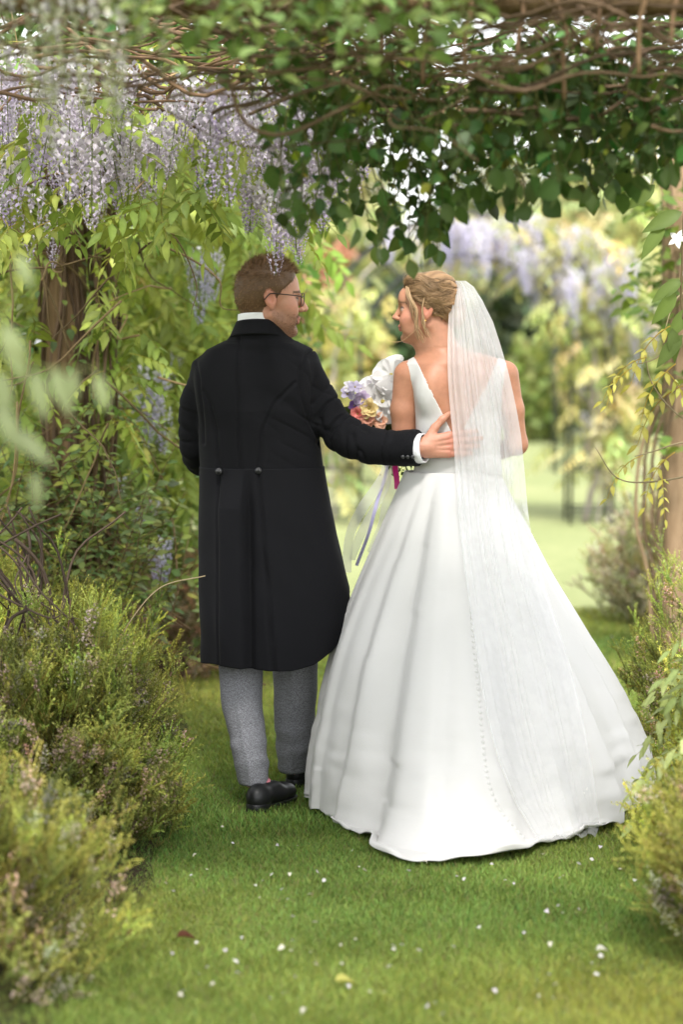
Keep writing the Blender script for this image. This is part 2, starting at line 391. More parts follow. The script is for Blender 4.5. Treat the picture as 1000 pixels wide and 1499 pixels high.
# ------------------------------------------------------------------ ground
V = A([(-80, -25, 0), (80, -25, 0), (80, 160, 0), (-80, 160, 0)], float)
link('lawn', mesh_from('lawn', V, A([[0, 1, 2, 3]]), mat=M_LAWN), kind='structure')
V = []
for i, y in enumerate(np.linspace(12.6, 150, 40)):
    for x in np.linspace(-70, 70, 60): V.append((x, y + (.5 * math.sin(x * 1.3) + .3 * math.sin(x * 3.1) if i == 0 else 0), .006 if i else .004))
link('sunlit_far_lawn', mesh_from('sunlit_far_lawn', A(V), grid_quads(40, 60), mat=M_FAR_LAWN_SUNLIT), kind='structure')
def bed(name, edge, outer, z=.02):
    e = smooth_path(A(edge, float), 40); e[:, 0] += .04 * np.sin(e[:, 1] * 7) + .03 * NZ(np.c_[e * 3, e[:, :1]])
    n = len(e); cols = np.linspace(0, 1, 8); V = []
    for k in cols: V.append(np.c_[e[:, 0] + (outer - e[:, 0]) * k, e[:, 1], np.full(n, .004 + z * min(1, k * 8))])
    V = np.concatenate(V); return link(name, mesh_from(name, V, grid_quads(8, n), mat=M_SOIL), kind='structure')
bed('flower_bed', [(-.62, 2), (-.62, 4), (-.62, 5.5), (-.55, 6.4), (-.50, 7.2), (-.58, 8.2), (-.62, 9.5), (-.75, 11), (-.9, 13)], -4)
bed('flower_bed', [(.86, 2), (.86, 4), (.84, 5.2), (1.0, 6.2), (1.12, 7.5), (1.14, 8.6), (1.3, 10), (1.42, 11.5), (1.5, 13.2)], 4.2)
# mown grass blades (nearer turf only; beyond that the turf material carries on)
rng = np.random.default_rng(21)
def grass_patch(n, y0, y1, hgt, wid):
    Y = y0 + (y1 - y0) * rng.random(n); hw = .17 * Y + .35; X = (rng.random(n) * 2 - 1) * hw
    h = hgt * rng.uniform(.5, 1.25, n) * (1 + .35 * NZ(np.c_[X * 3, Y * 3, Y * 0])); a = rng.uniform(0, 2 * np.pi, n); le = rng.normal(0, .55, (n, 2)) * h[:, None]
    w = wid * rng.uniform(.7, 1.4, n); dx, dy = np.cos(a) * w, np.sin(a) * w
    V = np.stack([np.c_[X - dx, Y - dy, np.zeros(n)], np.c_[X + dx, Y + dy, np.zeros(n)], np.c_[X + le[:, 0], Y + le[:, 1], h]], 1).reshape(-1, 3)
    p1 = NZ(np.c_[X * 1.3, Y * 1.3, X * 0 + 5]); p2 = NZ(np.c_[X * 5, Y * 5, X * 0 + 9])
    c = A([.26, .335, .07])[None] * (1 + .30 * p1 + .22 * p2 + rng.normal(0, .22, n))[:, None].clip(.35, 2) * (1 + np.c_[.28 * p1 + rng.normal(0, .12, n), 0 * X, 0 * X + .1 * p2])
    dry = rng.random(n) < .06 + .10 * np.clip(p1, 0, 1); c[dry] = A([.26, .22, .09]) * rng.uniform(.6, 1.3, (dry.sum(), 1))
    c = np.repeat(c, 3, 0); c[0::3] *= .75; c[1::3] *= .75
    return V, c.clip(0, 1)
ps = [grass_patch(200000, 4.4, 7.2, .017, .0016), grass_patch(145000, 7.2, 10.5, .019, .0023), grass_patch(45000, 10.5, 13.2, .03, .0045)]
V = np.concatenate([p[0] for p in ps]); c = np.concatenate([p[1] for p in ps])
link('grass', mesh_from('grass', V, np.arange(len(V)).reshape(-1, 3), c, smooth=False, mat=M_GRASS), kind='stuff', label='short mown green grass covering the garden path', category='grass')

# ------------------------------------------------------------------ people
def head(b, male):
    # local frame: x forward, y left, z up; only blends of soft shapes
    if male:
        b.ell((-.010, 0, .028), (.100, .077, .090), .02)
        b.ell((-.045, 0, .000), (.066, .068, .075), .02)
        b.ell((.028, 0, -.045), (.060, .056, .080), .03)
        for q in (-1, 1):
            b.cap((-.012, q * .055, -.060), (.062, q * .016, -.106), .017, .015, .022)
            b.ell((.058, q * .046, -.028), (.024, .018, .02), .02)
            b.ell((.052, q * .036, -.07), (.03, .02, .03), .02)
        b.ell((.076, 0, -.108), (.016, .022, .017), .016)
        b.cap((.080, -.03, .014), (.080, .03, .014), .013, .013, .012)
        b.cap((.089, 0, .006), (.1125, 0, -.033), .0088, .0110, .010)
        for q in (-1, 1): b.ell((.098, q * .012, -.038), (.011, .007, .008), .006)
        for q in (-1, 1):
            b.ell((.094, q * .031, -.004), (.014, .017, .011), .012, mode='sub')
            b.ell((.074, q * .031, -.006), (.0125, .014, .0115), .004)
        for q in (-1, 1):
            b.cap((.0915, 0, -.064), (.076, q * .026, -.062), .006, .005, .008); b.cap((.0895, 0, -.076), (.075, q * .024, -.068), .0068, .005, .008)
            b.cap((.100, 0, -.0702), (.080, q * .029, -.0645), .0022, .0018, .003, mode='sub'); b.ell((.062, q * .040, -.046), (.022, .016, .02), .016)
        b.cap((-.030, 0, -.06), (-.048, 0, -.16), .054, .058, .02)
        b.cap((.035, 0, -.10), (.005, 0, -.17), .028, .04, .03)
    else:
        b.ell((-.012, 0, .026), (.096, .074, .086), .02)
        b.ell((.030, 0, -.040), (.056, .054, .074), .03)
        for q in (-1, 1):
            b.cap((-.008, q * .048, -.058), (.060, q * .012, -.100), .015, .013, .022)
            b.ell((.058, q * .042, -.032), (.022, .018, .018), .02)
            b.ell((.055, q * .032, -.068), (.026, .018, .025), .02)
        b.ell((.073, 0, -.102), (.014, .017, .014), .014)
        b.ell((.070, 0, .03), (.022, .04, .03), .02)
        b.cap((.085, 0, .002), (.1045, 0, -.031), .0072, .0085, .009)
        b.ell((.1085, 0, -.0305), (.007, .007, .0065), .005)
        for q in (-1, 1): b.ell((.095, q * .010, -.036), (.010, .006, .007), .006)
        for q in (-1, 1):
            b.ell((.092, q * .030, -.002), (.013, .016, .010), .012, mode='sub')
            b.ell((.073, q * .030, -.004), (.0125, .014, .0115), .004)
        for q in (-1, 1):
            b.cap((.0885, 0, -.0605), (.074, q * .025, -.058), .0058, .0042, .007); b.cap((.0865, 0, -.0720), (.073, q * .023, -.0635), .0060, .0042, .007)
            b.cap((.099, 0, -.0665), (.080, q * .028, -.0600), .0022, .0018, .003, mode='sub'); b.ell((.064, q * .036, -.045), (.022, .016, .018), .014)
        b.cap((-.022, 0, -.06), (-.040, 0, -.16), .046, .047, .02)
        b.cap((.03, 0, -.09), (.0, 0, -.16), .022, .034, .03)
    for q in (-1, 1):
        y = .078 if male else .074
        tilt = np.array(Matrix.Rotation(math.radians(-14), 3, 'Y'))
        b.ell((-.010, q * y, -.010), (.019, .0085, .031), .006, rot=tilt)
        b.ell((-.008, q * (y + .008), -.006), (.011, .006, .019), .004, rot=tilt, mode='sub')
        b.ell((-.004, q * (y - .003), -.036), (.009, .007, .010), .006)
def head_color(L, male):
    n = len(L); base = A([.52, .27, .185]) if male else A([.51, .25, .16])
    c = np.tile(base, (n, 1))
    def mixin(w, col): c[:] = c + (A(col) - c) * np.clip(w, 0, 1)[:, None]
    g = lambda p, r: np.exp(-(((L - A(p)) / A(r)) ** 2).sum(1))
    for q in (-1, 1):
        mixin(g((.062, q * .045, -.032), (.03, .025, .022)) * .45, (.66, .24, .18))
        mixin(g((-.012, q * .08, -.01), (.03, .015, .035)) * .55, (.62, .20, .14))
        mixin((np.abs(L[:, 2] - (.021 if male else .020) + .25 * (np.abs(L[:, 1]) - .03) ** 1) < (.0042 if male else .0026)) * (np.abs(np.abs(L[:, 1]) - .034) < .017) * (L[:, 0] > .05) * (.85 if male else .5), (.10, .055, .03))
        e = np.linalg.norm((L - A([.078, q * .031, -.006 if male else -.004])) / A([1, 1.25, .75]), axis=1)
        mixin((e < .0105) * .8, (.50, .38, .32)); mixin((np.linalg.norm(L - A([.0865, q * .031, -.006 if male else -.004]), axis=1) < .0058) * 1., (.03, .02, .015))
        mixin(((e > .0080) & (e < .0135) & (L[:, 2] > (-.004 if male else -.002))) * .9, (.03, .018, .012))
    zl = -.070 if male else -.0665
    lip = (np.abs(L[:, 2] - zl) < .0105) * (np.abs(L[:, 1]) < .021) * (L[:, 0] > .082)
    mixin(lip * (.55 if male else .7), (.52, .16, .13) if male else (.52, .15, .13))
    mixin((np.abs(L[:, 2] - zl) < .002) * (np.abs(L[:, 1]) < .023) * (L[:, 0] > .075) * .8, (.13, .03, .03))
    if male:
        bx = 1 / (1 + np.exp((L[:, 2] + .048 - .1 * (.05 - L[:, 0]).clip(0, 1)) / .006)); bd = 1 / (1 + np.exp((L[:, 2] + .15) / -.008)); fr = 1 / (1 + np.exp(-(L[:, 0] - .0) / .006))
        mixin(bx * bd * fr * .50, (.20, .11, .07)); mixin(lip * .4, (.5, .17, .14))
    return c
def yawframe(fwd):                      # columns: forward, left, up
    f = nrm(fwd); l = nrm(np.cross([0, 0, 1], f)); return np.stack([f, l, np.cross(f, l)], 1)
def hand(b, R, o, sc, spread=1.0, curl=.25, bentlast=0.):
    # local: x along fingers from wrist, y towards thumb, z out of the back of the hand
    b.frame(R, o, sc)
    b.cap((-.03, 0, 0), (.02, .0, 0), .025, .026, .015)
    for i, y in enumerate((.028, .010, -.009, -.027)):
        b.cap((.012, y * .7, 0), (.088 - (.004, 0, .003, .010)[i], y, .002), .014, .0115, .010)
    for i, (y, L1, L2, L3) in enumerate(((.029, .040, .026, .020), (.010, .045, .029, .021), (-.009, .041, .027, .020), (-.027, .032, .020, .018))):
        p = A([.088 - (.004, 0, .003, .010)[i], y, .002]); a = spread * (.13, .02, -.06, -.16)[i]; c = curl * (.3 + .1 * i)
        for L, r0, r1 in ((L1, .0105, .0092), (L2, .0092, .0082), (L3, .0082, .0066)):
            d = A([math.cos(a) * math.cos(c), math.sin(a), -math.sin(c)]); q = p + d * L
            b.cap(p, q, r0, r1, .004); p = q; c += curl * .8
    p = A([.022, .020, -.004])
    for L, r0, r1, a, c in ((.042, .016, .0125, .95, .15), (.034, .0118, .0105, .75, .05), (.028, .0105, .0075, .6, -.05)):
        d = A([math.cos(a) * math.cos(c), math.sin(a) * math.cos(c), -math.sin(c)]); q = p + d * L
        b.cap(p, q, r0, r1, .006); p = q
    for i, y in enumerate((.024, .009, -.008, -.022)): b.cap((.02, y * .6, .011), (.082, y, .011), .0035, .0035, .006)

def interp_px(tab, Y):
    # table of (py, left px, right px) at depth Y -> z ascending, centre x, half width
    t = sorted(tab, key=lambda r: -r[0]); zs, cx, ax = [], [], []
    for y, l, r in t:
        a, b = P(l, y, Y), P(r, y, Y); zs.append(a[2]); cx.append((a[0] + b[0]) / 2); ax.append((b[0] - a[0]) / 2)
    return A(zs), A(cx), A(ax)
def polydist(X, Z, pts):                # distance to a polyline in the x-z plane
    d = np.full(X.shape, 9.0)
    for a, b in zip(pts[:-1], pts[1:]):
        a = A(a); b = A(b); ab = b - a; t = np.clip(((X - a[0]) * ab[0] + (Z - a[1]) * ab[1]) / (ab @ ab), 0, 1)
        d = np.minimum(d, np.hypot(X - a[0] - t * ab[0], Z - a[1] - t * ab[1]))
    return d

# ---- man in the tailcoat
GY = 7.75
GR = yawframe((.985, .15, -.05)); GO = P(396, 434, GY)
b = Body(GO + A([-.17, -.17, -.30]), GO + A([.17, .17, .15]), .0033)
b.frame(GR, GO, 1.0); head(b, True)
hv, hq = b.mesh(); hv = relax(hv, hq, 1, .4); HL = (hv - GO) @ GR; hc = head_color(HL, True)
# right hand on her back
WR = P(617, 655, 7.592)
xa = nrm(P(672, 650, 7.600) - WR); za = A([0, -1, 0.]); ya = np.cross(za, xa); za = np.cross(xa, ya)
HR = np.stack([xa, ya, za], 1)
if HR[2, 1] < 0: HR[:, 1] *= -1
b2 = Body(WR + A([-.08, -.10, -.13]), WR + A([.24, .10, .14]), .0025); hand(b2, HR, WR, 1.06, .35, .10)
h2v, h2q = b2.mesh(); h2c = np.tile(A([.50, .24, .16]), (len(h2v), 1)); L2 = (h2v - WR) @ HR
kn = np.exp(-((L2[:, 0] - .088) / .012) ** 2) * (L2[:, 2] > 0) + np.exp(-((L2[:, 0] - .132) / .007) ** 2) * .7; h2c += (A([.50, .17, .12]) - h2c) * np.clip(kn * .5, 0, 1)[:, None]
# inner body (under the clothes): torso, arms, legs, left hand
b3 = Body((-.75, 7.45, .0), (.32, 8.25, 1.5), .012)
T_TAB = [(480, 352, 410), (495, 330, 432), (512, 302, 452), (540, 290, 458), (580, 292, 460), (640, 296, 463), (700, 300, 468), (760, 300, 474)]
zs, cx, ax = interp_px(T_TAB, GY)
b3.trunk(zs, cx, ax - .02, np.full(len(zs), GY), np.interp(zs, [.9, 1.1, 1.3, 1.45, 1.55], [.10, .09, .105, .08, .06]), .02)
def chain(b, pts, rs, k=.02):
    for i in range(len(pts) - 1): b.cap(pts[i], pts[i + 1], rs[i], rs[i + 1], k)
R_ARM = [P(447, 541, 7.76), P(471, 595, 7.735), P(500, 634, 7.70), P(545, 651, 7.66), P(582, 656, 7.625), P(617, 656, 7.592)]
L_ARM = [P(294, 562, 7.77), P(284, 610, 7.79), P(286, 660, 7.83), P(300, 678, 7.93), P(325, 672, 8.02)]
L_LEG = [P(345, 880, 7.78), P(354, 980, 7.74), P(360, 1070, 7.68), P(371, 1140, 7.655)]
R_LEG = [P(430, 880, 7.80), P(433, 980, 7.86), P(431, 1070, 7.93), P(433, 1128, 7.97)]
chain(b3, R_ARM, [.034, .034, .032, .030, .03, .026]); chain(b3, L_ARM, [.032, .034, .033, .031, .026])
chain(b3, L_LEG, [.07, .052, .046, .034]); chain(b3, R_LEG, [.07, .052, .046, .034])
b3.ell(P(388, 800, 7.78), (.15, .10, .13), .05)
LW = P(325, 672, 8.02); hand(b3, yawframe((.8, .2, .3)), LW, 1.0, 1.0, .5)
bv, bq = b3.mesh(); bc = np.tile(A([.58, .30, .21]), (len(bv), 1))
V, Q, Cc = joinq([(hv, hq, hc), (h2v, h2q, h2c), (bv, bq, bc)])
groom = link('person', mesh_from('person', V, Q, Cc, mat=M_SKIN))
tag(groom, 'person in black tailcoat and glasses with one arm around the person in white', 'person')

# hair of the man: scalp layer plus short strands
def hair_mask_m(L):
    front = .078 - .9 * np.maximum(0, .085 - L[:, 2]) ** 1.0
    front = np.where(L[:, 2] > .05, .082 - .5 * (.09 - L[:, 2]).clip(0), np.interp(L[:, 2], [-.1, -.04, -.01, .02, .05], [-.05, -.028, .008, .028, .060]))
    low = np.interp(L[:, 0], [-.12, -.06, -.03, 0., .03], [-.085, -.080, -.050, -.030, -.03])
    return np.minimum(front - L[:, 0], L[:, 2] - low)
HN = vnormals(hv, hq) @ GR
ear = (np.abs(L_ := HL[:, 1]) > .079) & (HL[:, 2] < .03)
mk = hair_mask_m(HL); mk[ear] = -1
fq = hq[(mk[hq] > -.002).all(1)]; used = np.unique(fq); rm = np.full(len(hv), -1); rm[used] = np.arange(len(used))
thick = np.interp(HL[:, 2], [-.08, 0, .06, .12], [.0008, .0025, .006, .009]) * np.clip(mk / .012 + .15, 0, 1) * (1 + .3 * NZ(HL * 60))
capV = (HL + HN * thick[:, None])[used] @ GR.T + GO
rng = np.random.default_rng(11)
cand = used[mk[used] > .0]; wt_ = 1 + 2.0 * (HL[cand, 2] > .06); pick = rng.choice(cand, 6500, p=wt_ / wt_.sum())
root = HL[pick] + HN[pick] * thick[pick][:, None] * .6 + rng.normal(0, .0012, (6500, 3))
comb = nrm(A([-.55, 0, -.55]) + .45 * rng.normal(size=(6500, 3)) * A([1, 1, .7])); comb[:, 0] = np.where(HL[pick, 2] > .075, np.abs(comb[:, 0]) * .6, comb[:, 0]); comb[:, 2] = np.where(HL[pick, 2] > .075, np.abs(comb[:, 2]) * .5, comb[:, 2])
dirn = nrm(HN[pick] * .40 + comb); ln = np.interp(HL[pick, 2], [-.08, 0, .06, .12], [.006, .009, .017, .026]) * rng.uniform(.7, 1.3, 6500)
side = nrm(np.cross(dirn, HN[pick] + .3 * rng.normal(size=(6500, 3)))) * .0008
tip = root + dirn * ln[:, None]
SV = np.stack([root - side, root + side, tip], 1).reshape(-1, 3) @ GR.T + GO; SF = np.arange(len(SV)).reshape(-1, 3)
bm = (HL[:, 2] < -.050) & (HL[:, 2] > -.118) & (HL[:, 0] > .0) & ~((np.abs(HL[:, 2] + .07) < .010) & (np.abs(HL[:, 1]) < .022) & (HL[:, 0] > .078)); bm &= HL[:, 2] < -.052 - .35 * (HL[:, 0] - .045).clip(-.05, 0); bi = rng.choice(np.where(bm)[0], 2600)
br_ = HL[bi] + rng.normal(0, .0008, (2600, 3)); bd_ = nrm(HN[bi] * .7 + A([.1, 0, -.8]) + .3 * rng.normal(size=(2600, 3))); bs_ = nrm(np.cross(bd_, rng.normal(size=(2600, 3)))) * .0005
BV = np.stack([br_ - bs_, br_ + bs_, br_ + bd_ * rng.uniform(.002, .005, (2600, 1))], 1).reshape(-1, 3) @ GR.T + GO
link('beard', mesh_from('beard', BV, np.arange(len(BV)).reshape(-1, 3), np.repeat(A([.15, .08, .045]) * rng.uniform(.5, 1.6, (2600, 1)), 3, 0), mat=M_HAIR), groom, label='short brown stubble beard')
hb = A([.17, .095, .05]); sc_ = hb * rng.uniform(.55, 2.1, (6500, 1)) * A([1, 1, .95]); SC = np.repeat(sc_, 3, 0)
capT = np.concatenate([rm[fq][:, [0, 1, 2]], rm[fq][:, [0, 2, 3]]])
Vh = np.concatenate([capV, SV]); Fh = np.concatenate([capT, SF + len(capV)]); Ch = np.concatenate([np.tile(hb * .8, (len(capV), 1)), SC])
link('hair', mesh_from('hair', Vh, Fh, Ch, mat=M_HAIR), groom, label='short brown hair')
# spectacles
def loc2w(p, R, o, s=1.0): return (A(p, dtype=float) * s) @ R.T + o
sp = []
def lens_outline(q, n=28):
    t = np.linspace(0, 2 * np.pi, n); ct, st = np.cos(t), np.sin(t)
    return np.stack([np.full(n, .101) - .10 * np.abs(q * .033 + .026 * ct * q) ** 1.6 * 3, q * .033 + .025 * np.sign(ct) * np.abs(ct) ** .75, -.004 + .020 * np.sign(st) * np.abs(st) ** .8], 1)
for q in (-1, 1):
    o_ = lens_outline(q); sp.append(tubep(loc2w(o_, GR, GO), .0016, (0, 0, 0), 5, cap=False))
    arm = smooth_path([(.092, q * .060, .004), (.06, q * .0745, .006), (.0, q * .083, .008), (-.015, q * .0845, .004), (-.03, q * .083, -.014)], 18)
    sp.append(tubep(loc2w(arm, GR, GO), .0019, (0, 0, 0), 5))
sp.append(tubep(loc2w(smooth_path([(.100, -.009, .002), (.105, 0, .006), (.100, .009, .002)], 8), GR, GO), .0018, (0, 0, 0), 5))
sp = merge(sp); gl = link('eyeglasses', mesh_from('eyeglasses', sp['V'], sp['F'], mat=M_FRAME), groom, label='thin dark rimmed eyeglasses')
for q in (-1, 1):
    o_ = lens_outline(q)[:-1]; ctr = o_.mean(0); V = loc2w(np.vstack([o_, ctr]), GR, GO); k = len(o_); j = np.arange(k)
    link('lens', mesh_from('lens', V, np.stack([j, (j + 1) % k, np.full(k, k)], 1), mat=M_GLASS), gl)

# tailcoat body
b = Body((-.62, 7.45, .98), (.29, 8.1, 1.56), .0042)
zs, cx, ax = interp_px([(500, 332, 428), (512, 304, 450), (530, 292, 459), (560, 287, 462), (600, 288, 464), (650, 291, 469), (690, 293, 474), (712, 293, 478)], GY)
b.trunk(zs, cx, ax, np.full(len(zs), GY), np.interp(zs, [1.0, 1.08, 1.25, 1.38, 1.46], [.135, .125, .142, .125, .085]), .02, 2.3)
b.cap(P(379, 497, GY), P(300, 548, GY), .058, .046, .03); b.cap(P(379, 497, GY), P(446, 533, GY), .058, .050, .03)
b.cap(P(372, 497, GY - .012), P(386, 497, GY - .012), .070, .070, .03)
for px in (326, 418): b.ell(P(px, 565, GY - .062), (.075, .055, .11), .05)
RA = smooth_path([P(440, 533, 7.76)] + R_ARM[1:], 16); rr_ = np.interp(np.linspace(0, 1, 16), [0, .2, .5, .8, 1], [.052, .058, .060, .057, .056])
for i in range(15): b.cap(RA[i], RA[i + 1], rr_[i], rr_[i + 1], .022 if i < 4 else .006)
LA = smooth_path([P(298, 547, 7.77)] + L_ARM[1:], 12); rl_ = np.interp(np.linspace(0, 1, 12), [0, .2, .6, 1], [.047, .052, .050, .045])
for i in range(11): b.cap(LA[i], LA[i + 1], rl_[i], rl_[i + 1], .022 if i < 3 else .006)
b.cap(P(377, 474, GY - .01), P(377, 440, GY - .01), .045, .058, .008, mode='sub')
Xg, Yg, Zg = np.meshgrid(*b.ax, indexing='ij', sparse=True); ct_ = P(613, 656, 7.595); dr_ = nrm(R_ARM[-1] - R_ARM[-2]); pl_ = (Xg - ct_[0]) * dr_[0] + (Yg - ct_[1]) * dr_[1] + (Zg - ct_[2]) * dr_[2]; b.D = np.maximum(b.D, np.where(Xg > P(560, 650, 7.6)[0], pl_, -1)).astype(np.float32)
cv, cq = b.mesh(); cn = vnormals(cv, cq)
X, Z = cv[:, 0], cv[:, 2]; back = np.clip((GY - cv[:, 1]) / .04, 0, 1)
def pxz(l, Y=GY - .12): return [tuple(P(x, y, Y)[[0, 2]]) for x, y in l]
seams = [pxz([(350, 476), (348, 560), (350, 640), (352, 692)]), pxz([(297, 572), (308, 592), (317, 630), (321, 690)]), pxz([(432, 560), (402, 590), (384, 630), (378, 690)])]
seams += [pxz([(463, 508), (447, 520), (439, 545), (440, 580), (450, 615), (462, 640)]), pxz([(284, 530), (291, 555), (294, 590), (296, 620), (297, 650)])]
disp = np.zeros(len(cv))
for s_ in seams: disp -= .0042 * np.exp(-(polydist(X, Z, s_) / .0045) ** 2)
for s_ in seams: disp += .0012 * np.exp(-((polydist(X, Z, s_) - .011) / .008) ** 2)
w1 = NZ(np.stack([X * 9, cv[:, 1] * 6, Z * 4], 1)); w2 = NZ(np.stack([X * 22 + Z * 9, cv[:, 1] * 9, Z * 9 - X * 4], 1))
pull = np.exp(-(((X - P(440, 0, GY)[0]) / .10) ** 2 + ((Z - P(0, 600, GY)[2]) / .14) ** 2)); cr = NZ(np.stack([(X * .5 + Z) * 26, (X - Z * .4) * 5, cv[:, 1] * 4], 1))
disp += .0045 * w1 + .0022 * w2 - .006 * pull * (1 - np.clip(np.abs(cr) * 2.5, 0, 1)) ** 2
def along(pts):                         # arm parameter and distance for each vertex
    best = np.full(len(cv), 9.); tpar = np.zeros(len(cv)); n_ = len(pts) - 1
    for i in range(n_):
        ab = pts[i + 1] - pts[i]; t = np.clip(((cv - pts[i]) @ ab) / (ab @ ab), 0, 1); d = np.linalg.norm(cv - pts[i] - t[:, None] * ab, axis=1); k_ = d < best; best[k_] = d[k_]; tpar[k_] = (i + t[k_]) / n_
    return tpar, best
tR, dR_ = along(RA); tL, dL_ = along(LA)
seam_r = np.interp(Z, [r[1] for r in seams[3][::-1]], [r[0] for r in seams[3][::-1]]); seam_l = np.interp(Z, [r[1] for r in seams[4][::-1]], [r[0] for r in seams[4][::-1]])
isR = (X > seam_r) & (dR_ < .085) & ~((Z < P(0, 640, GY)[2]) & (X < P(480, 0, GY)[0]) & (tR < .25)); isL = (X < seam_l) & (dL_ < .075)
wr = NZ(np.stack([tR * 16 + .8 * NZ(cv * 9), cv[:, 2] * 14 + cv[:, 0] * 10, cv[:, 1] * 10], 1)); fold_ = np.clip(np.abs(wr) * 2.2, 0, 1)
eR = np.interp(tR, [0, .12, .3, .5, .75, 1], [.1, .5, 1., .9, .4, .15])
disp += np.where(isR, (-.011 * (1 - fold_) ** 2 + .006 * NZ(np.stack([tR * 7, cv[:, 2] * 9, cv[:, 1] * 9], 1))) * eR, 0)
wl_ = NZ(np.stack([tL * 9, cv[:, 2] * 8 + cv[:, 0] * 8, cv[:, 1] * 8], 1)); disp += np.where(isL, -.006 * (1 - np.clip(np.abs(wl_) * 2.2, 0, 1)) ** 2, 0)
cv = cv + cn * (disp * np.where(isR | isL, 1, .3 + .7 * back))[:, None]
fR = isR[cq].all(1); fL = isL[cq].all(1) & ~fR
def submesh(name, sel):
    f = cq[sel]; u_ = np.unique(f); r_ = np.zeros(len(cv), int); r_[u_] = np.arange(len(u_)); return mesh_from(name, cv[u_], r_[f], mat=M_COAT)
coat = link('tailcoat', submesh('tailcoat', ~fR & ~fL), groom, label='black wool tailcoat')
slv = link('sleeve', submesh('sleeve', fR), coat, label='outstretched sleeve with three cuff buttons'); link('sleeve', submesh('sleeve', fL), coat)
# tails: an open sheet round the back, hem cut away to the front
nu, nv = 200, 150
phi = np.linspace(-150, 150, nu)                       # 0 = straight at the camera side, + = towards +X
ztop = P(350, 686, GY - .12)[2]
hem_y = np.interp(phi, [-150, -120, -95, -80, -20, 12, 28, 45, 60, 75, 90, 105, 125, 150], [730, 860, 950, 972, 976, 975, 970, 955, 936, 908, 874, 835, 780, 725])
hem_y = hem_y + 3.0 * np.sin(np.radians(phi) * 4 + 1) * (np.abs(phi) < 100)
hem_z = np.interp(hem_y, np.arange(700, 1000, 10), [P(380, y, GY - .13)[2] for y in np.arange(700, 1000, 10)])
vv = np.linspace(0, 1, nv)[:, None]
Zt = ztop + (hem_z[None] - ztop) * vv
ly = [(686, 293, 474), (740, 292, 482), (780, 292, 490), (820, 292, 500), (860, 292, 510), (900, 293, 514), (980, 293, 518)]
z2, cx2, ax2 = interp_px(ly, GY)
cxx = np.interp(Zt, z2, cx2); axx = np.interp(Zt, z2, ax2) + .003; bb = np.interp(Zt, [.42, .7, 1.08], [.20, .165, .137])
ph = np.radians(phi)[None]; p_ = 2.3
ca, sa = np.cos(ph), np.sin(ph); rr = (np.abs(sa) ** p_ + np.abs(ca) ** p_) ** (-1 / p_)
nx, ny = sa * rr, -ca * rr
XX = cxx + axx * nx
xv = lambda px: (px - 500) / FPX * (GY - .13)
vent = np.interp(vv, [0, 1], [xv(357), xv(361)]); pl1 = np.interp(vv, [0, 1], [xv(321), xv(323)]); pl2 = np.interp(vv, [0, 1], [xv(378), xv(402)])
bk = (ca > 0) * 1.0
sig = lambda q, w: 1 / (1 + np.exp(np.clip(-q / w, -50, 50)))
off = np.zeros_like(XX)
off += bk * .028 * np.clip(vv * 5, 0, 1) * (1 - sig(XX - vent, .0012)) * sig(XX - pl1, .012)            # the flap lies over the vent
off -= bk * .018 * np.clip(vv * 4, 0, 1) * np.exp(-((XX - vent - .012) / .014) ** 2) * sig(XX - vent, .001)
for pl, d_ in ((pl1, .010), (pl2, .011)): off -= bk * d_ * np.exp(-((XX - pl) / .0032) ** 2)
off += bk * .006 * np.exp(-((XX - pl2 + .016) / .013) ** 2) * vv
q3 = np.stack([XX * 7, np.zeros_like(XX) + ph * 2, Zt * 2.2], 2); off += .010 * NZ(q3) * vv + .0025 * NZ(np.stack([XX * 18 + Zt * 10, ph * 3 + 0 * Zt, Zt * 11], 2)) * np.clip(vv * 3, 0, 1)
off += .010 * vv * np.sin(ph * 5.0 + 1.0) * (1 - .6 * bk)
VT = np.stack([XX + off * nx, GY + bb * ny + off * ny, Zt], 2).reshape(-1, 3)
me = mesh_from('tails', VT, grid_quads(nv, nu), mat=M_COAT)
tails = link('tails', me, coat, label='long tails of the black coat with a centre vent'); md = tails.modifiers.new('thickness', 'SOLIDIFY'); md.thickness = .004; md.offset = 1
def wob_tube(pts, rs, n=90, k=56, folds=(), flat=1.0, amp=.003, seed=0):
    path = smooth_path(pts, n); rad = np.interp(np.linspace(0, 1, n), np.linspace(0, 1, len(rs)), rs)
    V, F = tube(path, rad, k, cap=True); g = V[:n * k].reshape(n, k, 3); ctr = path[:, None]; rd = nrm(g - ctr)
    t = np.linspace(0, 1, n)[:, None]; a = np.linspace(0, 2 * np.pi, k, endpoint=False)[None]
    o = amp * NZ(np.stack([g[..., 0] * 14 + seed, g[..., 1] * 14, g[..., 2] * 14], 2))
    for t0, w, f, am, tw in folds: o += am * np.exp(-((t - t0) / w) ** 2) * np.abs(np.sin(f * (t - t0) * 2 * np.pi + tw * np.sin(a + seed))) * (.55 + .45 * np.cos(a - 2.0 + seed))
    V[:n * k] = (g + rd * o[..., None]).reshape(-1, 3); return V, F
for i in range(3):
    p = P(590 + i * 7.2, 669, 7.552 - .003 * i); V, F = tube([p + A([0, .012, 0]), p, p + A([0, -.002, 0])], [.0062, .0062, .0045], 12)
    link('button', mesh_from('button', V, F, mat=M_BUTTON), slv)
for px, py in ((320, 690), (378, 689)):
    p = P(px, py, GY - .139); V, F = tube([p + A([0, .02, 0]), p + A([0, -.001, 0]), p + A([0, -.0035, 0]), p + A([0, -.0025, 0])], [.0105, .0105, .0090, .006], 16)
    link('button', mesh_from('button', V, F, mat=M_BUTTON), coat)
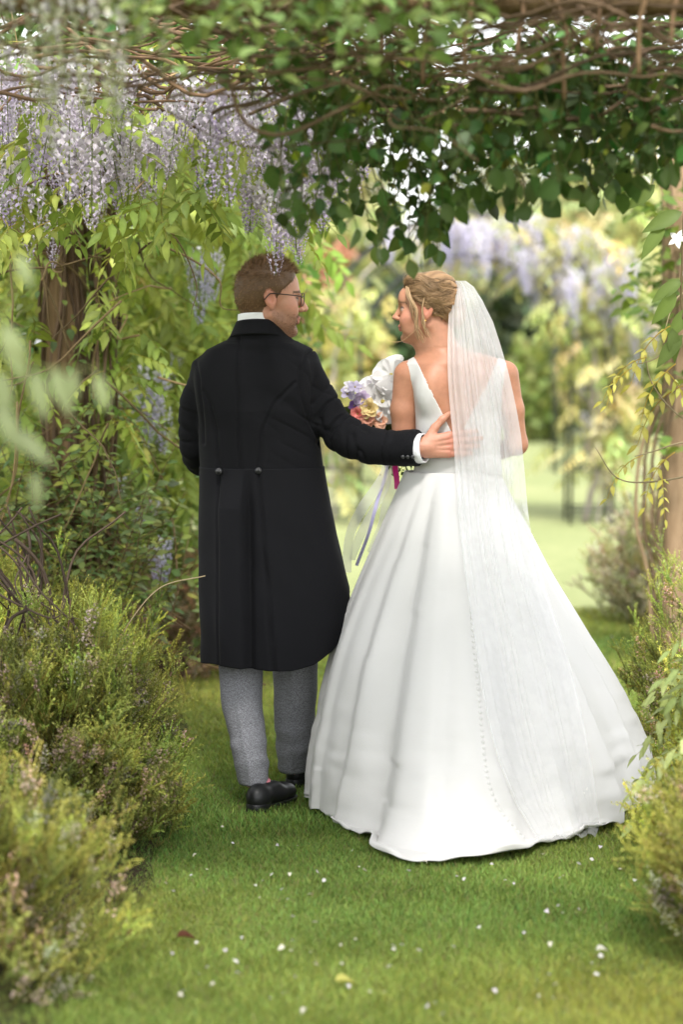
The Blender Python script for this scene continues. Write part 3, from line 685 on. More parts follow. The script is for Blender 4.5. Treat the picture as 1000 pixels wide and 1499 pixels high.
# collars
def collar(cpx, cpy, Y, rx, ry, h, flare, tilt, th0=-2.2, th1=2.2, t=.006, lean=0.):
    c = P(cpx, cpy, Y); th = np.linspace(th0, th1, 60)[:, None]; v = np.linspace(0, 1, 8)[None]
    r = 1 + flare * (1 - v) - .0 * v; x = rx * np.sin(th) * r; y = -ry * np.cos(th) * r; z = -h * (1 - v) + tilt * y + 0 * th
    return mesh_from('collar', np.stack([c[0] + x + lean * (v - 1), c[1] + y, c[2] + z], 2).reshape(-1, 3), grid_quads(60, 8))
me = collar(377, 461, 7.742, .0635, .0635, .055, .05, -.12); me.materials.append(M_SHIRT); o_ = link('shirt_collar', me, groom, label='white shirt collar'); md = o_.modifiers.new('thickness', 'SOLIDIFY'); md.thickness = .004; md.offset = 1
me = collar(377, 472, 7.742, .069, .070, .050, .32, -.16); me.materials.append(M_COAT); o_ = link('collar', me, coat); md = o_.modifiers.new('thickness', 'SOLIDIFY'); md.thickness = .006; md.offset = 1
# shirt cuff
cu = smooth_path([P(606, 657, 7.603), P(622, 656, 7.588)], 4); V, F = tube(cu, [.044, .047, .047, .046], 40, cap=False); o_ = link('shirt_cuff', mesh_from('shirt_cuff', V, F, mat=M_SHIRT), groom, label='white shirt cuff'); md = o_.modifiers.new('thickness', 'SOLIDIFY'); md.thickness = .003
# trousers
def leg(tab, Ys, seed, brk):
    ys = A([r[0] for r in tab], float); n, k = 110, 96
    yy = np.linspace(ys[0], ys[-1], n); l = np.interp(yy, ys, [r[1] for r in tab]); r_ = np.interp(yy, ys, [r[2] for r in tab]); Y = np.interp(yy, ys, Ys)
    for _ in range(8): l[1:-1] = (l[:-2] + l[2:]) / 2; r_[1:-1] = (r_[:-2] + r_[2:]) / 2
    V = []
    th = np.linspace(0, 2 * np.pi, k, endpoint=False)
    for i in range(n):
        a, b_ = P(l[i], yy[i], Y[i]), P(r_[i], yy[i], Y[i]); c = (a + b_) / 2; hw = (b_[0] - a[0]) / 2; dp = hw * (1.08 + .25 * i / n)
        crease = 1 + .10 * np.exp(-np.abs(th - 1.5 * np.pi + .12) / .16) + .05 * np.exp(-((th - .5 * np.pi) / .12) ** 2)
        V.append(np.stack([c[0] + hw * np.cos(th) * crease, c[1] + dp * np.sin(th) * crease, np.full(k, c[2])], 1))
    V = A(V); t = np.linspace(0, 1, n)[:, None]; ctr = V.mean(1, keepdims=True)
    wr = .004 * NZ(V * A([9, 9, 12]) + seed) + brk * np.exp(-((t - .84) / .12) ** 2) * np.sin(t * 55 + 2.5 * np.cos(th + seed)[None] + seed) * .35
    wr += .003 * NZ(V * A([20, 20, 45]) + seed) * np.clip((t - .55) * 3, 0, 1)
    V = V + nrm(V - ctr) * wr[..., None]
    return V.reshape(-1, 3), grid_quads(n, k, True)
V1, Q1 = leg([(850, 322, 388), (975, 321, 382), (1040, 327, 383), (1090, 338, 389), (1115, 344, 392), (1146, 351, 391)], [7.78, 7.75, 7.70, 7.655, 7.642, 7.635], 1., .005)
V2, Q2 = leg([(850, 398, 470), (960, 401, 465), (1040, 403, 461), (1090, 404, 457), (1128, 410, 448)], [7.80, 7.86, 7.91, 7.94, 7.965], 5., .008)
V, Q, _ = joinq([(V1, Q1, V1), (V2, Q2, V2)])
tro = link('trousers', mesh_from('trousers', V, Q, mat=M_TROU), groom, label='grey checked wool trousers'); md = tro.modifiers.new('thickness', 'SOLIDIFY'); md.thickness = .003; md.offset = -1
# shoes
def shoe(heel, d, h=.0035, lift=0.0):
    f = nrm(A([d[0], d[1], 0])); R = np.stack([f, np.cross([0, 0, 1], f), A([0, 0, 1.])], 1)
    pit = np.array(Matrix.Rotation(lift, 3, A([0, 1., 0]))); R = R @ pit
    o = A(heel); b = Body(o - .33, o + .33, h); b.frame(R, o, 1.0)
    b.ell((.032, 0, .040), (.038, .033, .042), .02); b.cap((.05, 0, .045), (.13, 0, .045), .034, .036, .03); b.ell((.17, 0, .036), (.075, .044, .030), .03); b.ell((.225, .0, .030), (.045, .034, .022), .03)
    b.ell((.035, 0, .135), (.036, .026, .035), .006, mode='sub')
    V, Q = b.mesh(); L = (V - o) @ R; L[:, 2] = np.maximum(L[:, 2], .012 + .01 * np.exp(-((L[:, 0] - .03) / .04) ** 4)); up = (L @ R.T + o, Q, L)
    b = Body(o - .33, o + .33, h); b.frame(R, o, 1.0)
    b.ell((.033, 0, .012), (.042, .036, .05), .004); b.cap((.06, 0, .012), (.14, 0, .012), .026, .036, .03); b.ell((.185, 0, .012), (.095, .046, .04), .03)
    V, Q = b.mesh(); L = (V - o) @ R; top = np.where(L[:, 0] < .07, .026, .016); L[:, 2] = np.clip(L[:, 2], np.where(L[:, 0] < .068, .0, .006), top); so = (L @ R.T + o, Q)
    return up, so
for heel, d, lf in ((G(370, 1190), (.42, .9), 0.), (G(424, 1152), (.75, .66), 0.)):
    up, so = shoe(heel, d, .0035, lf)
    s_ = link('shoe', mesh_from('shoe', up[0], up[1], mat=M_SHOE), groom, label='polished black leather shoe'); link('sole', mesh_from('sole', so[0], so[1], mat=M_SHOE), s_)
V, F = tube([G(375, 1188) + A([.035, .07, .05]), P(380, 1140, 7.66)], [.028, .026], 20); link('sock', mesh_from('sock', V, F, mat=M_SOCK), groom, label='pink sock')

# ---- woman in the wedding dress
BY = 7.72
BR = yawframe((-.99, .10, -.02)); BO = P(624, 450, BY)
b = Body(P(560, 720, BY) + A([0, -.24, -.02]), P(785, 395, BY) + A([0, .36, .03]), .0042)
b.frame(BR, BO, .95); head(b, False)
b.frame(np.eye(3), np.zeros(3), 1.0)
B_TAB = [(512, 640, 672), (520, 618, 712), (532, 600, 735), (560, 604, 736), (600, 609, 733), (640, 612, 731), (672, 613, 729), (700, 608, 733), (735, 596, 745)]
zs, cx, ax = interp_px(B_TAB, BY)
def b_trunk(b, g=0.):
    b.trunk(zs, cx, ax + g, np.full(len(zs), BY) + .0, np.interp(zs, [.95, 1.06, 1.12, 1.3, 1.40, 1.47], [.115, .098, .092, .102, .088, .05]) + g, .02, 2.2)
def b_extra(b, g=0.):
    b.cap(P(655, 524, BY), P(603, 548, BY), .040 + g, .036 + g, .03); b.cap(P(655, 524, BY), P(737, 548, BY), .040 + g, .036 + g, .03)
    b.ell(P(632, 572, BY - .062), (.050, .046, .075), .025); b.ell(P(704, 572, BY - .062), (.050, .046, .075), .025)
    b.ell(P(632, 590, BY + .09), (.06, .06, .06), .03); b.ell(P(706, 590, BY + .09), (.06, .06, .06), .03)
b_trunk(b); b_extra(b)
b.cap(P(648, 520, BY), P(642, 485, BY), .049, .045, .03)
b.cap(P(668, 545, BY - .112), P(668, 690, BY - .108), .014, .014, .026, mode='sub')
BL = [P(596, 549, BY), P(590, 600, BY + .005), P(590, 660, BY + .02), P(585, 650, BY + .15), P(575, 645, BY + .24)]
BRA = [P(740, 549, BY), P(750, 600, BY + .005), P(757, 650, BY + .02), P(720, 665, BY + .15), P(660, 655, BY + .24)]
chain(b, BL, [.043, .0375, .034, .029, .022], .018); chain(b, BRA, [.043, .0365, .033, .028, .022], .018)
hand(b, yawframe((-.5, .5, .25)), BL[-1], .88, .8, .7); hand(b, yawframe((-.9, .3, .1)), BRA[-1], .88, .8, .7)
bv, bq = b.mesh(); bv = relax(bv, bq, 1, .4); L = (bv - BO) @ BR / .95
bc = head_color(L, False); below = L[:, 2] < -.13; bc[below] = A([.46, .215, .13])
bc *= (1 + .06 * NZ(bv * 18))[:, None]
bride = link('person', mesh_from('person', bv, bq, bc, mat=M_SKIN))
tag(bride, 'person in white wedding gown and long veil, face turned toward the person in black', 'person')

# skirt
WC = A([P(662, 690, BY)[0], BY]); ZW = P(662, 690, BY)[2]
hem_px = [(474, 1165), (492, 1207), (545, 1233), (556, 1254), (620, 1266), (690, 1274), (760, 1262), (800, 1236), (870, 1229), (900, 1192), (955, 1166)]
hg = A([G(*q)[:2] for q in hem_px]) - WC
hth = np.degrees(np.arctan2(hg[:, 1], hg[:, 0])) % 360; hr = np.linalg.norm(hg, axis=1)
hth = np.concatenate([hth, [20, 55, 90, 125, 155]]); hth = np.where(hth < 0, hth + 360, hth); hr = np.concatenate([hr, [.64, .56, .50, .46, .42]])
NT_, NV_ = 480, 160
th = np.linspace(0, 360, NT_, endpoint=False)
o_ = np.argsort(hth); R_ = np.interp(th, hth[o_], hr[o_], period=360)
def circ_smooth(q, s):
    k = np.exp(-.5 * (np.arange(-40, 41) / s) ** 2); k /= k.sum(); return np.convolve(np.concatenate([q[-40:], q, q[:40]]), k, 'valid')
R_ = circ_smooth(R_, 6)
prL = [(0, 1), (.13, .91), (.29, .80), (.53, .637), (.76, .453), (.93, .22), (.985, .10), (1.0, .03), (1.0, .0)]
prR = [(0, 1), (.08, .92), (.19, .82), (.34, .68), (.55, .52), (.78, .34), (.95, .17), (1.0, .06), (1.0, .0)]
prB = [(0, 1), (.075, .92), (.16, .80), (.28, .62), (.42, .42), (.56, .22), (.68, .085), (.82, .015), (1.0, .0)]
dL = np.exp(-((th - 205) / 38) ** 2); dB = np.exp(-((th - 266) / 30) ** 2); dR = np.exp(-((((th + 180) % 360) - 180 + 10) / 55) ** 2); dF = .25 * np.exp(-((th - 100) / 50) ** 2)
W = np.stack([dL + dF, dR + dF, dB], 1) + 1e-3; W /= W.sum(1, keepdims=True)
ctl = np.einsum('tk,kpc->tpc', W, A([prL, prR, prB], float))
pr = np.stack([smooth_path(c, NV_) for c in ctl])             # (nt, nv, 2)
S_, ZF = pr[..., 0], np.clip(pr[..., 1], 0, 1)
v = np.linspace(0, 1, NV_)[None]; T = np.radians(th)[:, None]
r0 = 1 / np.sqrt((np.cos(T) / .150) ** 2 + (np.sin(T) / .112) ** 2)
rad = r0 + (R_[:, None] - r0) * S_
fold = np.zeros((NT_, NV_))
grooves = [(250, .046, 30, 5), (263, .020, 15, 5), (227, .026, 24, 7), (283, .012, 16, 8), (300, .020, 20, 6), (322, .018, 26, 8), (346, .036, 26, 5), (10, .02, 20, 9), (40, .02, 22, 10), (75, .025, 24, 10), (112, .025, 24, 10), (150, .025, 24, 10), (188, .02, 22, 9), (210, .014, 12, 6)]
for g0, am, w1_, w2_ in grooves:
    gth = g0 + 2.5 * np.sin(3 * v + g0) * (1 - v)
    d = (th[:, None] - gth + 180) % 360 - 180
    if g0 in (250, 227): d = -d
    f = np.where(d < 0, np.exp(d / w1_ * 1.6), -0.9 * np.exp(-d / w2_ * 1.2))
    fold += 1.3 * am * f * np.interp(v, [0, .12, .45, .85, 1], [0, .12, .6, 1, .9])
for j in range(NV_): fold[:, j] = circ_smooth(fold[:, j], 1.1 + 3.5 * (1 - j / NV_))
q3 = np.stack([np.cos(T) * 3 + 0 * v, np.sin(T) * 3 + 0 * v, ZF * 6], 2)
fold += .005 * NZ(q3) * v
q3 = np.stack([np.cos(T) * 7 + 0 * v, np.sin(T) * 7 + 0 * v, ZF * 22], 2)
fold += .006 * NZ(q3) * np.exp(-((ZF - .16) / .14) ** 2)
q3 = np.stack([np.cos(T) * 5 + ZF * 3, np.sin(T) * 5 + 0 * v, ZF * 40], 2); fold += .0035 * NZ(q3) * np.exp(-((ZF - .2) / .16) ** 2)
rad = rad + fold
zz = ZW * ZF
# hem: lies on the grass, lifts in soft rolls
roll = np.zeros(NT_)
for t0, w_, a_ in ((255, 4, .020), (268, 4, .010), (277, 6, .026), (289, 4, .014), (236, 6, .010), (300, 7, .018), (330, 8, .012), (215, 6, .01)): roll += a_ * np.exp(-(((th - t0 + 180) % 360 - 180) / w_) ** 2)
tail = np.clip((v - .90) / .10, 0, 1)
zz = np.maximum(zz, .016) + roll[:, None] * np.sin(tail * np.pi * .93) ** 1.2 + .020 * np.clip((v - .78) / .2, 0, 1) * NZ(np.stack([np.cos(T) * 8 + 0 * v, np.sin(T) * 8 + 0 * v, v * 7 + 0 * T], 2)).clip(-.5, 1)
rad = rad - (roll[:, None] * 1.1) * np.clip((v - .972) / .028, 0, 1)
zz = np.maximum(zz, .017)
SK = np.stack([WC[0] + rad * np.cos(T), WC[1] + rad * np.sin(T), zz], 2)
SKV = SK.transpose(1, 0, 2).reshape(-1, 3)
SKQ = grid_quads(NV_, NT_, True)
dress_b = Body(P(570, 705, BY) + A([0, -.20, 0]), P(770, 500, BY) + A([0, .20, 0]), .0034)
b = dress_b; b_trunk(b, .006); b_extra(b, .0045); b.ell(P(655, 515, BY), (.01, .01, .01), .01)
X, Y, Z = np.meshgrid(*b.ax, indexing='ij', sparse=True)
vb = P(669, 648, BY - .1); vl = P(600, 508, BY - .03); vr = P(738, 508, BY - .03)
def halfplane(a, c, X, Z):             # signed distance in x-z, positive left of a->c
    d = nrm(A([c[0] - a[0], c[2] - a[2]])); return (X - a[0]) * (-d[1]) + (Z - a[2]) * d[0]
Dl = halfplane(vb, vl, X, Z); Dr = -halfplane(vb, vr, X, Z)           # both <0 inside the V
inV = np.minimum(-Dl, -Dr) if halfplane(vb, vl, vb[0], vb[2] + .1) < 0 else np.minimum(Dl, Dr)
vcut = np.where(Y < BY + .02, inV, np.where(Z > P(0, 548, BY)[2], inV, -1))
D = np.maximum(b.D, vcut)
for pts, px0 in ((BL, 1), (BRA, -1)):
    sh = pts[0] + A([-.022 * px0, 0, -.006])
    dd = np.sqrt((X - sh[0]) ** 2 + ((Y - sh[1]) * .75) ** 2 + ((Z - sh[2]) * .8) ** 2) - .043
    D = np.maximum(D, -dd)
    ab = pts[2] - pts[0]; q = [X - pts[0][0], Y - pts[0][1], Z - pts[0][2]]; t = np.clip((q[0] * ab[0] + q[1] * ab[1] + q[2] * ab[2]) / (ab @ ab), 0, 1)
    dd = np.sqrt((q[0] - t * ab[0]) ** 2 + (q[1] - t * ab[1]) ** 2 + (q[2] - t * ab[2]) ** 2) - .044; D = np.maximum(D, -dd)
D = np.maximum(D, Z - P(0, 514, BY)[2]); b.D = D.astype(np.float32)
dv, dq = b.mesh(); dv = relax(dv, dq, 2, .4)
dress = link('bodice', mesh_from('bodice', dv, dq, mat=M_SATIN), bride, label='white satin bodice with deep V back')
band = smooth_path([(.0, 1), (.5, 1), (1, 1)], 3)
tt = np.linspace(0, 2 * np.pi, 80, endpoint=False); rows = []
for py, g in ((664, .001), (666, .0035), (678, .0038), (688, .0036), (693, .002)):
    z_ = P(662, py, BY)[2]; a_ = np.interp(z_, zs, ax) + .006 + g; b_ = np.interp(z_, [1.06, 1.12, 1.3], [.098, .092, .102]) + .006 + g; c_ = np.interp(z_, zs, cx)
    ct, st = np.cos(tt), np.sin(tt); k = (np.abs(ct) ** 2.2 + np.abs(st) ** 2.2) ** (-1 / 2.2); rows.append(np.stack([c_ + a_ * ct * k, BY + b_ * st * k, np.full(80, z_)], 1))
link('waistband', mesh_from('waistband', np.concatenate(rows), grid_quads(5, 80, True), mat=M_SATIN), bride)
skirt = link('skirt', mesh_from('skirt', SKV, SKQ, mat=M_SATIN), bride, label='full white satin skirt with a train and a row of covered buttons'); md = skirt.modifiers.new('thickness', 'SOLIDIFY'); md.thickness = .003; md.offset = -1
bvh = BVHTree.FromPolygons([tuple(p) for p in SKV], [tuple(int(i) for i in q) for q in SKQ])
# covered buttons down the back seam
seam = smooth_path(A([(689, 862), (692, 930), (700, 1010), (706, 1080), (716, 1150), (738, 1195), (772, 1232)], float), 400)
ln = np.concatenate([[0], np.cumsum(np.linalg.norm(np.diff(seam, axis=0), axis=1))]); camp = Vector((0, 0, CAMZ))
bt = tube([A([0, 0, -.003]), A([0, 0, .001]), A([0, 0, .0045]), A([0, 0, .006])], [.0066, .0074, .0058, .0025], 10); btm = mesh_from('button', bt[0], bt[1], mat=M_SATIN)
nb = 46
for s_ in np.linspace(0, ln[-1], nb):
    px, py = np.interp(s_, ln, seam[:, 0]), np.interp(s_, ln, seam[:, 1])
    d_ = Vector(P(px, py, 7.0)) - camp; hit = bvh.ray_cast(camp, d_.normalized())
    if hit[0] is None: continue
    n_ = A(hit[1]); n_ = n_ if n_ @ A(d_) < 0 else -n_
    link('button', btm, skirt, M=frames(A(hit[0]), nrm(np.cross(n_, [1, .2, .1])), n_, 1.0)[0])
# veil
vt = [(411, 664, 682), (420, 663, 694), (440, 660, 706), (470, 657, 721), (520, 656, 738), (560, 657, 748), (600, 660, 757), (640, 664, 764), (700, 668, 770), (780, 673, 777), (870, 684, 803), (950, 696, 830), (1030, 708, 850), (1110, 728, 866), (1180, 758, 876), (1216, 780, 880), (1236, 792, 872)]
vy = A([q[0] for q in vt], float); nU, nVv = 234, 180
yy = np.interp(np.linspace(0, 1, nVv) ** 1.0, np.linspace(0, 1, len(vy)), vy)
lft = np.interp(yy, vy, [q[1] for q in vt]); rgt = np.interp(yy, vy, [q[2] for q in vt])
for _ in range(30): lft[1:-1] = (lft[:-2] + 2 * lft[1:-1] + lft[2:]) / 4; rgt[1:-1] = (rgt[:-2] + 2 * rgt[1:-1] + rgt[2:]) / 4
YV = np.zeros((nVv, nU)); XV = np.zeros((nVv, nU)); ZV = np.zeros((nVv, nU)); u = np.linspace(0, 1, nU)
uw = u + .03 * np.sin(u * 17) + .012 * np.sin(u * 41 + 1)
base_free = np.interp(yy, [411, 440, 520, 640, 720, 900], [7.70, 7.63, 7.56, 7.535, 7.53, 7.5])
for i in range(nVv):
    for jj in range(0, nU, 6):
        px = lft[i] + (rgt[i] - lft[i]) * u[jj]; Yd = base_free[i] + .06 * (2 * abs(u[jj] - .45)) ** 2 * (yy[i] < 760)
        if yy[i] > 690:
            d_ = Vector(P(px, yy[i], 7.0)) - camp; hit = bvh.ray_cast(camp, d_.normalized())
            ys_ = (hit[0].y - .034) if hit[0] is not None else (min(G(px, yy[i])[1], 8.2) - .006 if yy[i] > 1000 else Yd)
            w_ = np.clip((yy[i] - 690) / 120, 0, 1); Yd = min(Yd, ys_) * (1 - w_) + ys_ * w_ if yy[i] < 810 else ys_
        YV[i, jj:jj + 6] = Yd
for _ in range(3):
    YV[1:-1] = (YV[:-2] + 2 * YV[1:-1] + YV[2:]) / 4
    for k in range(16): YV[:, 1:-1] = (YV[:, :-2] + 2 * YV[:, 1:-1] + YV[:, 2:]) / 4
pamp = np.interp(yy, [411, 450, 600, 760, 900, 1230], [.005, .008, .010, .009, .003, .002])
for i in range(nVv):
    f = np.sin(2 * np.pi * (uw * 11 + .3 * math.sin(yy[i] * .004))) + (.40 * np.sin(2 * np.pi * uw * 19 + 1.3 + .002 * yy[i])) * (1 - .8 * np.clip((yy[i] - 640) / 150, 0, 1))
    g_ = np.cos(2 * np.pi * (uw * 11 + .3 * math.sin(yy[i] * .004)))
    for jj in range(nU):
        p = P(lft[i] + (rgt[i] - lft[i]) * u[jj] + 1.3 * g_[jj] * min(1, (rgt[i] - lft[i]) / 90), yy[i], YV[i, jj] - .004 - pamp[i] * (1 + f[jj]) * .6); XV[i, jj], YV[i, jj], ZV[i, jj] = p[0], YV[i, jj] - .004 - pamp[i] * (1 + f[jj]) * .6, max(p[2], .028 + .006 * math.sin(u[jj] * 23))
veil = link('veil', mesh_from('veil', np.stack([XV, YV, ZV], 2).reshape(-1, 3), grid_quads(nVv, nU), np.repeat(np.repeat(np.interp(yy, [411, 520, 600, 680, 780, 900, 1235], [.62, .60, .57, .52, .42, .30, .28]), nU)[:, None], 3, 1), mat=M_TULLE), bride, label='long sheer tulle veil falling from the hair to the train')
# hair of the woman: rolled updo under strands
b = Body(BO - .16, BO + .19, .004); b.frame(BR, BO, .95)
b.ell((-.018, 0, .034), (.096, .080, .084), .02); b.ell((-.070, 0, .018), (.055, .066, .066), .02); b.ell((-.095, 0, -.022), (.040, .050, .045), .02); b.ell((-.04, 0, .085), (.05, .05, .032), .02)
b.ell((.028, 0, .088), (.045, .055, .026), .02)
X, Y, Z = np.meshgrid(*b.ax, indexing='ij'); Lc = np.stack([X - BO[0], Y - BO[1], Z - BO[2]], 3) @ BR / .95
fr = np.interp(Lc[..., 2], [-.09, -.05, -.01, .02, .05, .08, .11], [-.055, -.035, -.012, .030, .058, .074, .07])
b.D = np.maximum(b.D, ((Lc[..., 0] - fr) * .8).astype(np.float32)); low = np.interp(Lc[..., 0], [-.14, -.06, -.03, .0], [-.075, -.07, -.045, -.015]); b.D = np.maximum(b.D, ((low - Lc[..., 2]) * .8).astype(np.float32))
hv2, hq2 = b.mesh(); hv2 = relax(hv2, hq2, 2, .5); HL2 = (hv2 - BO) @ BR / .95
sw = np.sin(HL2[:, 2] * 190 + HL2[:, 0] * 70 + 4 * NZ(HL2 * 25)); hn2 = vnormals(hv2, hq2); hv2 = hv2 + hn2 * (.0012 * sw)[:, None]
hcol = A([.34, .205, .105]) * (1 + .22 * sw)[:, None]
hb2 = BVHTree.FromPolygons([tuple(p) for p in hv2], [tuple(int(i) for i in q) for q in hq2])
rng = np.random.default_rng(5); st = []
for i in range(1690):
    if i % 26 == 0: lk = (rng.choice([-1, 1]), rng.uniform(-.03, .11), rng.uniform(.2, 1.1), A([-.085 + rng.normal(0, .02), rng.normal(0, .03), .015 + rng.normal(0, .03)]), rng.uniform(0, 6), rng.uniform(.001, .006), rng.uniform(.55, 1.45))
    side_, zf = lk[0], lk[1] + rng.normal(0, .006); y0 = side_ * np.interp(zf, [-.03, .05, .11], [.08, .06, .03]) * (lk[2] + rng.normal(0, .05)); x0 = np.interp(zf, [-.03, .02, .05, .11], [-.02, .03, .056, .05])
    e = lk[3] + rng.normal(0, .005, 3); s0 = A([x0, y0, zf])
    n_ = 12; pts = []; ph_ = lk[4] + rng.normal(0, .25); am = lk[5]
    for t in np.linspace(0, rng.uniform(.6, 1), n_):
        q = s0 + (e - s0) * t + A([0, side_ * .05 * math.sin(t * math.pi), .03 * math.sin(t * math.pi) * (zf > .04)]); q[2] += am * math.sin(t * 9 + ph_); w_ = loc2w(q, BR, BO, .95)
        nr = hb2.find_nearest(Vector(w_))
        pts.append(A(nr[0]) + A(nr[1]) * .0028 * (1 + math.sin(t * 5 + ph_)))
    pts = smooth_path(pts, 11); c_ = A([.40, .25, .13]) * lk[6] * rng.uniform(.75, 1.3)
    st.append(tubep(pts, np.interp(np.linspace(0, 1, 11), [0, .2, .8, 1], [.0004, .0009, .0009, .0003]), np.clip(c_, 0, .75), 3, cap=False))
def lock(pts, n, sp_, wav, r=.0011):
    for i in range(n):
        o2 = rng.normal(0, sp_, 3); f_ = rng.uniform(8, 13); p0 = rng.uniform(0, .8)
        q = smooth_path(A(pts, float), 26); t = np.linspace(0, 1, 26)[:, None]
        q = q + o2 * (.4 + t) + wav * t * np.concatenate([np.sin(f_ * t + p0), np.cos(f_ * t + p0), 0 * t], 1) * A([1, .7, 0])
        st.append(tubep(loc2w(q, BR, BO, .95), np.interp(np.linspace(0, 1, 26), [0, .7, 1], [r, r, r * .35]), A([.52, .35, .20]) * rng.uniform(.6, 1.5), 4, cap=False))
for q in (1, -1):
    lock([(.056, q * .055, .065), (.045, q * .076, .03), (.030, q * .080, -.01), (.026, q * .075, -.05), (.020, q * .074, -.085), (.010, q * .07, -.115)], 14, .003, .007)
    lock([(.062, q * .045, .07), (.058, q * .068, .04), (.046, q * .076, .01), (.038, q * .076, -.02), (.034, q * .072, -.05)], 9, .003, .006)
    lock([(.0, q * .083, .03), (.008, q * .088, -.02), (.0, q * .084, -.06), (-.012, q * .078, -.10)], 9, .0025, .007)
lock([(.026, .074, -.07), (.07, .07, -.105), (.105, .065, -.112), (.138, .06, -.098)], 2, .002, .004, .0004)
for i in range(70):                     # flyaways
    k_ = rng.integers(len(hv2)); p0 = hv2[k_]; d0 = hn2[k_] * .4 + nrm(BR @ A([-.8, 0, .1])) + rng.normal(0, .5, 3); L0 = rng.uniform(.02, .05)
    st.append(tubep(smooth_path([p0, p0 + d0 * L0 * .4 + hn2[k_] * .006, p0 + d0 * L0 * .8 + rng.normal(0, .006, 3)], 8), .00035, A([.55, .38, .22]), 3, cap=False))
stm = merge(st)
ct = np.concatenate([hq2[:, [0, 1, 2]], hq2[:, [0, 2, 3]]])
link('hair', mesh_from('hair', np.concatenate([hv2, stm['V']]), np.concatenate([ct, stm['F'] + len(hv2)]), np.clip(np.concatenate([hcol, stm['C']]), 0, .8), mat=M_HAIR), bride, label='blond pinned up hair with loose waved strands')
for q in (-1, 1):
    p = loc2w((-.002, q * .078, -.044), BR, BO, .95); V, F = tube([p + A([0, 0, .004]), p + A([0, 0, .001]), p - A([0, 0, .003]), p - A([0, 0, .005])], [.001, .0035, .0035, .001], 8); link('earring', mesh_from('earring', V, F, mat=M_GOLD), bride)

# ------------------------------------------------------------------ plant pieces
def leaf(L=1., W=.3, rows=4, fold=.25, curl=.15, col=(.07, .13, .03), pw=.8, vein=1.15):
    V = [(0, 0, 0)]; Cc = [A(col) * .8]; ts = np.linspace(0, 1, rows + 1)[1:-1]
    for t in ts:
        w = W * math.sin(math.pi * t ** pw); z = -curl * t * t * L
        V += [(-w, t * L, z + fold * w), (0, t * L, z), (w, t * L, z + fold * w)]; Cc += [A(col), A(col) * vein, A(col)]
    V.append((0, L, -curl * L)); Cc.append(A(col) * .95); n = len(V) - 1; F = [(0, 2, 1), (0, 3, 2)]
    for i in range(len(ts) - 1):
        a = 1 + 3 * i; b = a + 3; F += [(a, a + 1, b + 1), (a, b + 1, b), (a + 1, a + 2, b + 2), (a + 1, b + 2, b + 1)]
    a = 1 + 3 * (len(ts) - 1); F += [(a, a + 1, n), (a + 1, a + 2, n)]
    return dict(V=A(V, dtype=float), F=A(F), C=A(Cc))
def pinnate(rng, L=.26, pairs=5, ll=.075, col=(.16, .22, .04), droop=.35, rows=3, wd=.2):
    ps = []; t = np.linspace(0, 1, 7); path = np.c_[.02 * np.sin(t * 3 + rng.random() * 6), t * L, -droop * L * t ** 2]
    ps.append(tubep(path, np.linspace(.0022, .001, 7), A(col) * A([1.2, .9, .7]), 3, cap=False))
    for i in range(pairs + 1):
        f = .22 + .78 * i / pairs; p = A([np.interp(f, t, path[:, k]) for k in range(3)])
        for s in ((-1, 1) if i < pairs else (0,)):
            d = A([s * 1.0, .55 + .2 * rng.random() if s else 1., -.25 - .35 * rng.random()]) + rng.normal(0, .12, 3); n = A([.15 * s, -.1, 1]) + rng.normal(0, .25, 3)
            lf = leaf(1, wd, rows, .22, .15 + .2 * rng.random(), col, .75); ps.append(xf(lf, frames(p, d, n, ll * (1 - .25 * abs(f - .55)) * rng.uniform(.8, 1.15))[0], A([1, 1, 1]) * rng.uniform(.8, 1.25)))
    return merge(ps)
def raceme(rng, L=.22, R=.042, n=80, top=(.72, .66, .71), tip=(.52, .44, .58), bud=.2):
    ps = [tubep(np.c_[np.zeros(5), np.zeros(5), -np.linspace(-.04, L, 5)], .0018, (.16, .20, .06), 3, cap=False)]
    for i in range(n):
        t = (i + rng.random()) / n; a = i * 2.4 + rng.normal(0, .3); r = R * (1 - t) ** .6 * rng.uniform(.65, 1.1) + .006; p = A([r * math.cos(a), r * math.sin(a), -L * t])
        o = nrm(A([math.cos(a), math.sin(a), -.3])); s = (.020 * (1 - .55 * t)) * rng.uniform(.8, 1.2)
        c0 = A(top) * (1 - t) + A(tip) * t; c0 = c0 * rng.uniform(.75, 1.3); w = nrm(np.cross(o, [0, 0, 1])); up = np.cross(w, o)
        if rng.random() < .25: c0 = c0 * .4 + A([.62, .58, .66]) * .6
        V = A([p + up * .15 * s, p + w * .62 * s + up * .85 * s + o * .25 * s, p + up * 1.15 * s + o * .05 * s, p - w * .62 * s + up * .85 * s + o * .25 * s, p + o * .55 * s - up * .45 * s, p + w * .3 * s - up * .1 * s + o * .3 * s, p - w * .3 * s - up * .1 * s + o * .3 * s])
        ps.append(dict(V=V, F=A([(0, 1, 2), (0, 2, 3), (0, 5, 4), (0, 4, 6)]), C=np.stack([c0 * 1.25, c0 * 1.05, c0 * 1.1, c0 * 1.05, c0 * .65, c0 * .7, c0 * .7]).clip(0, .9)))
    return merge(ps)
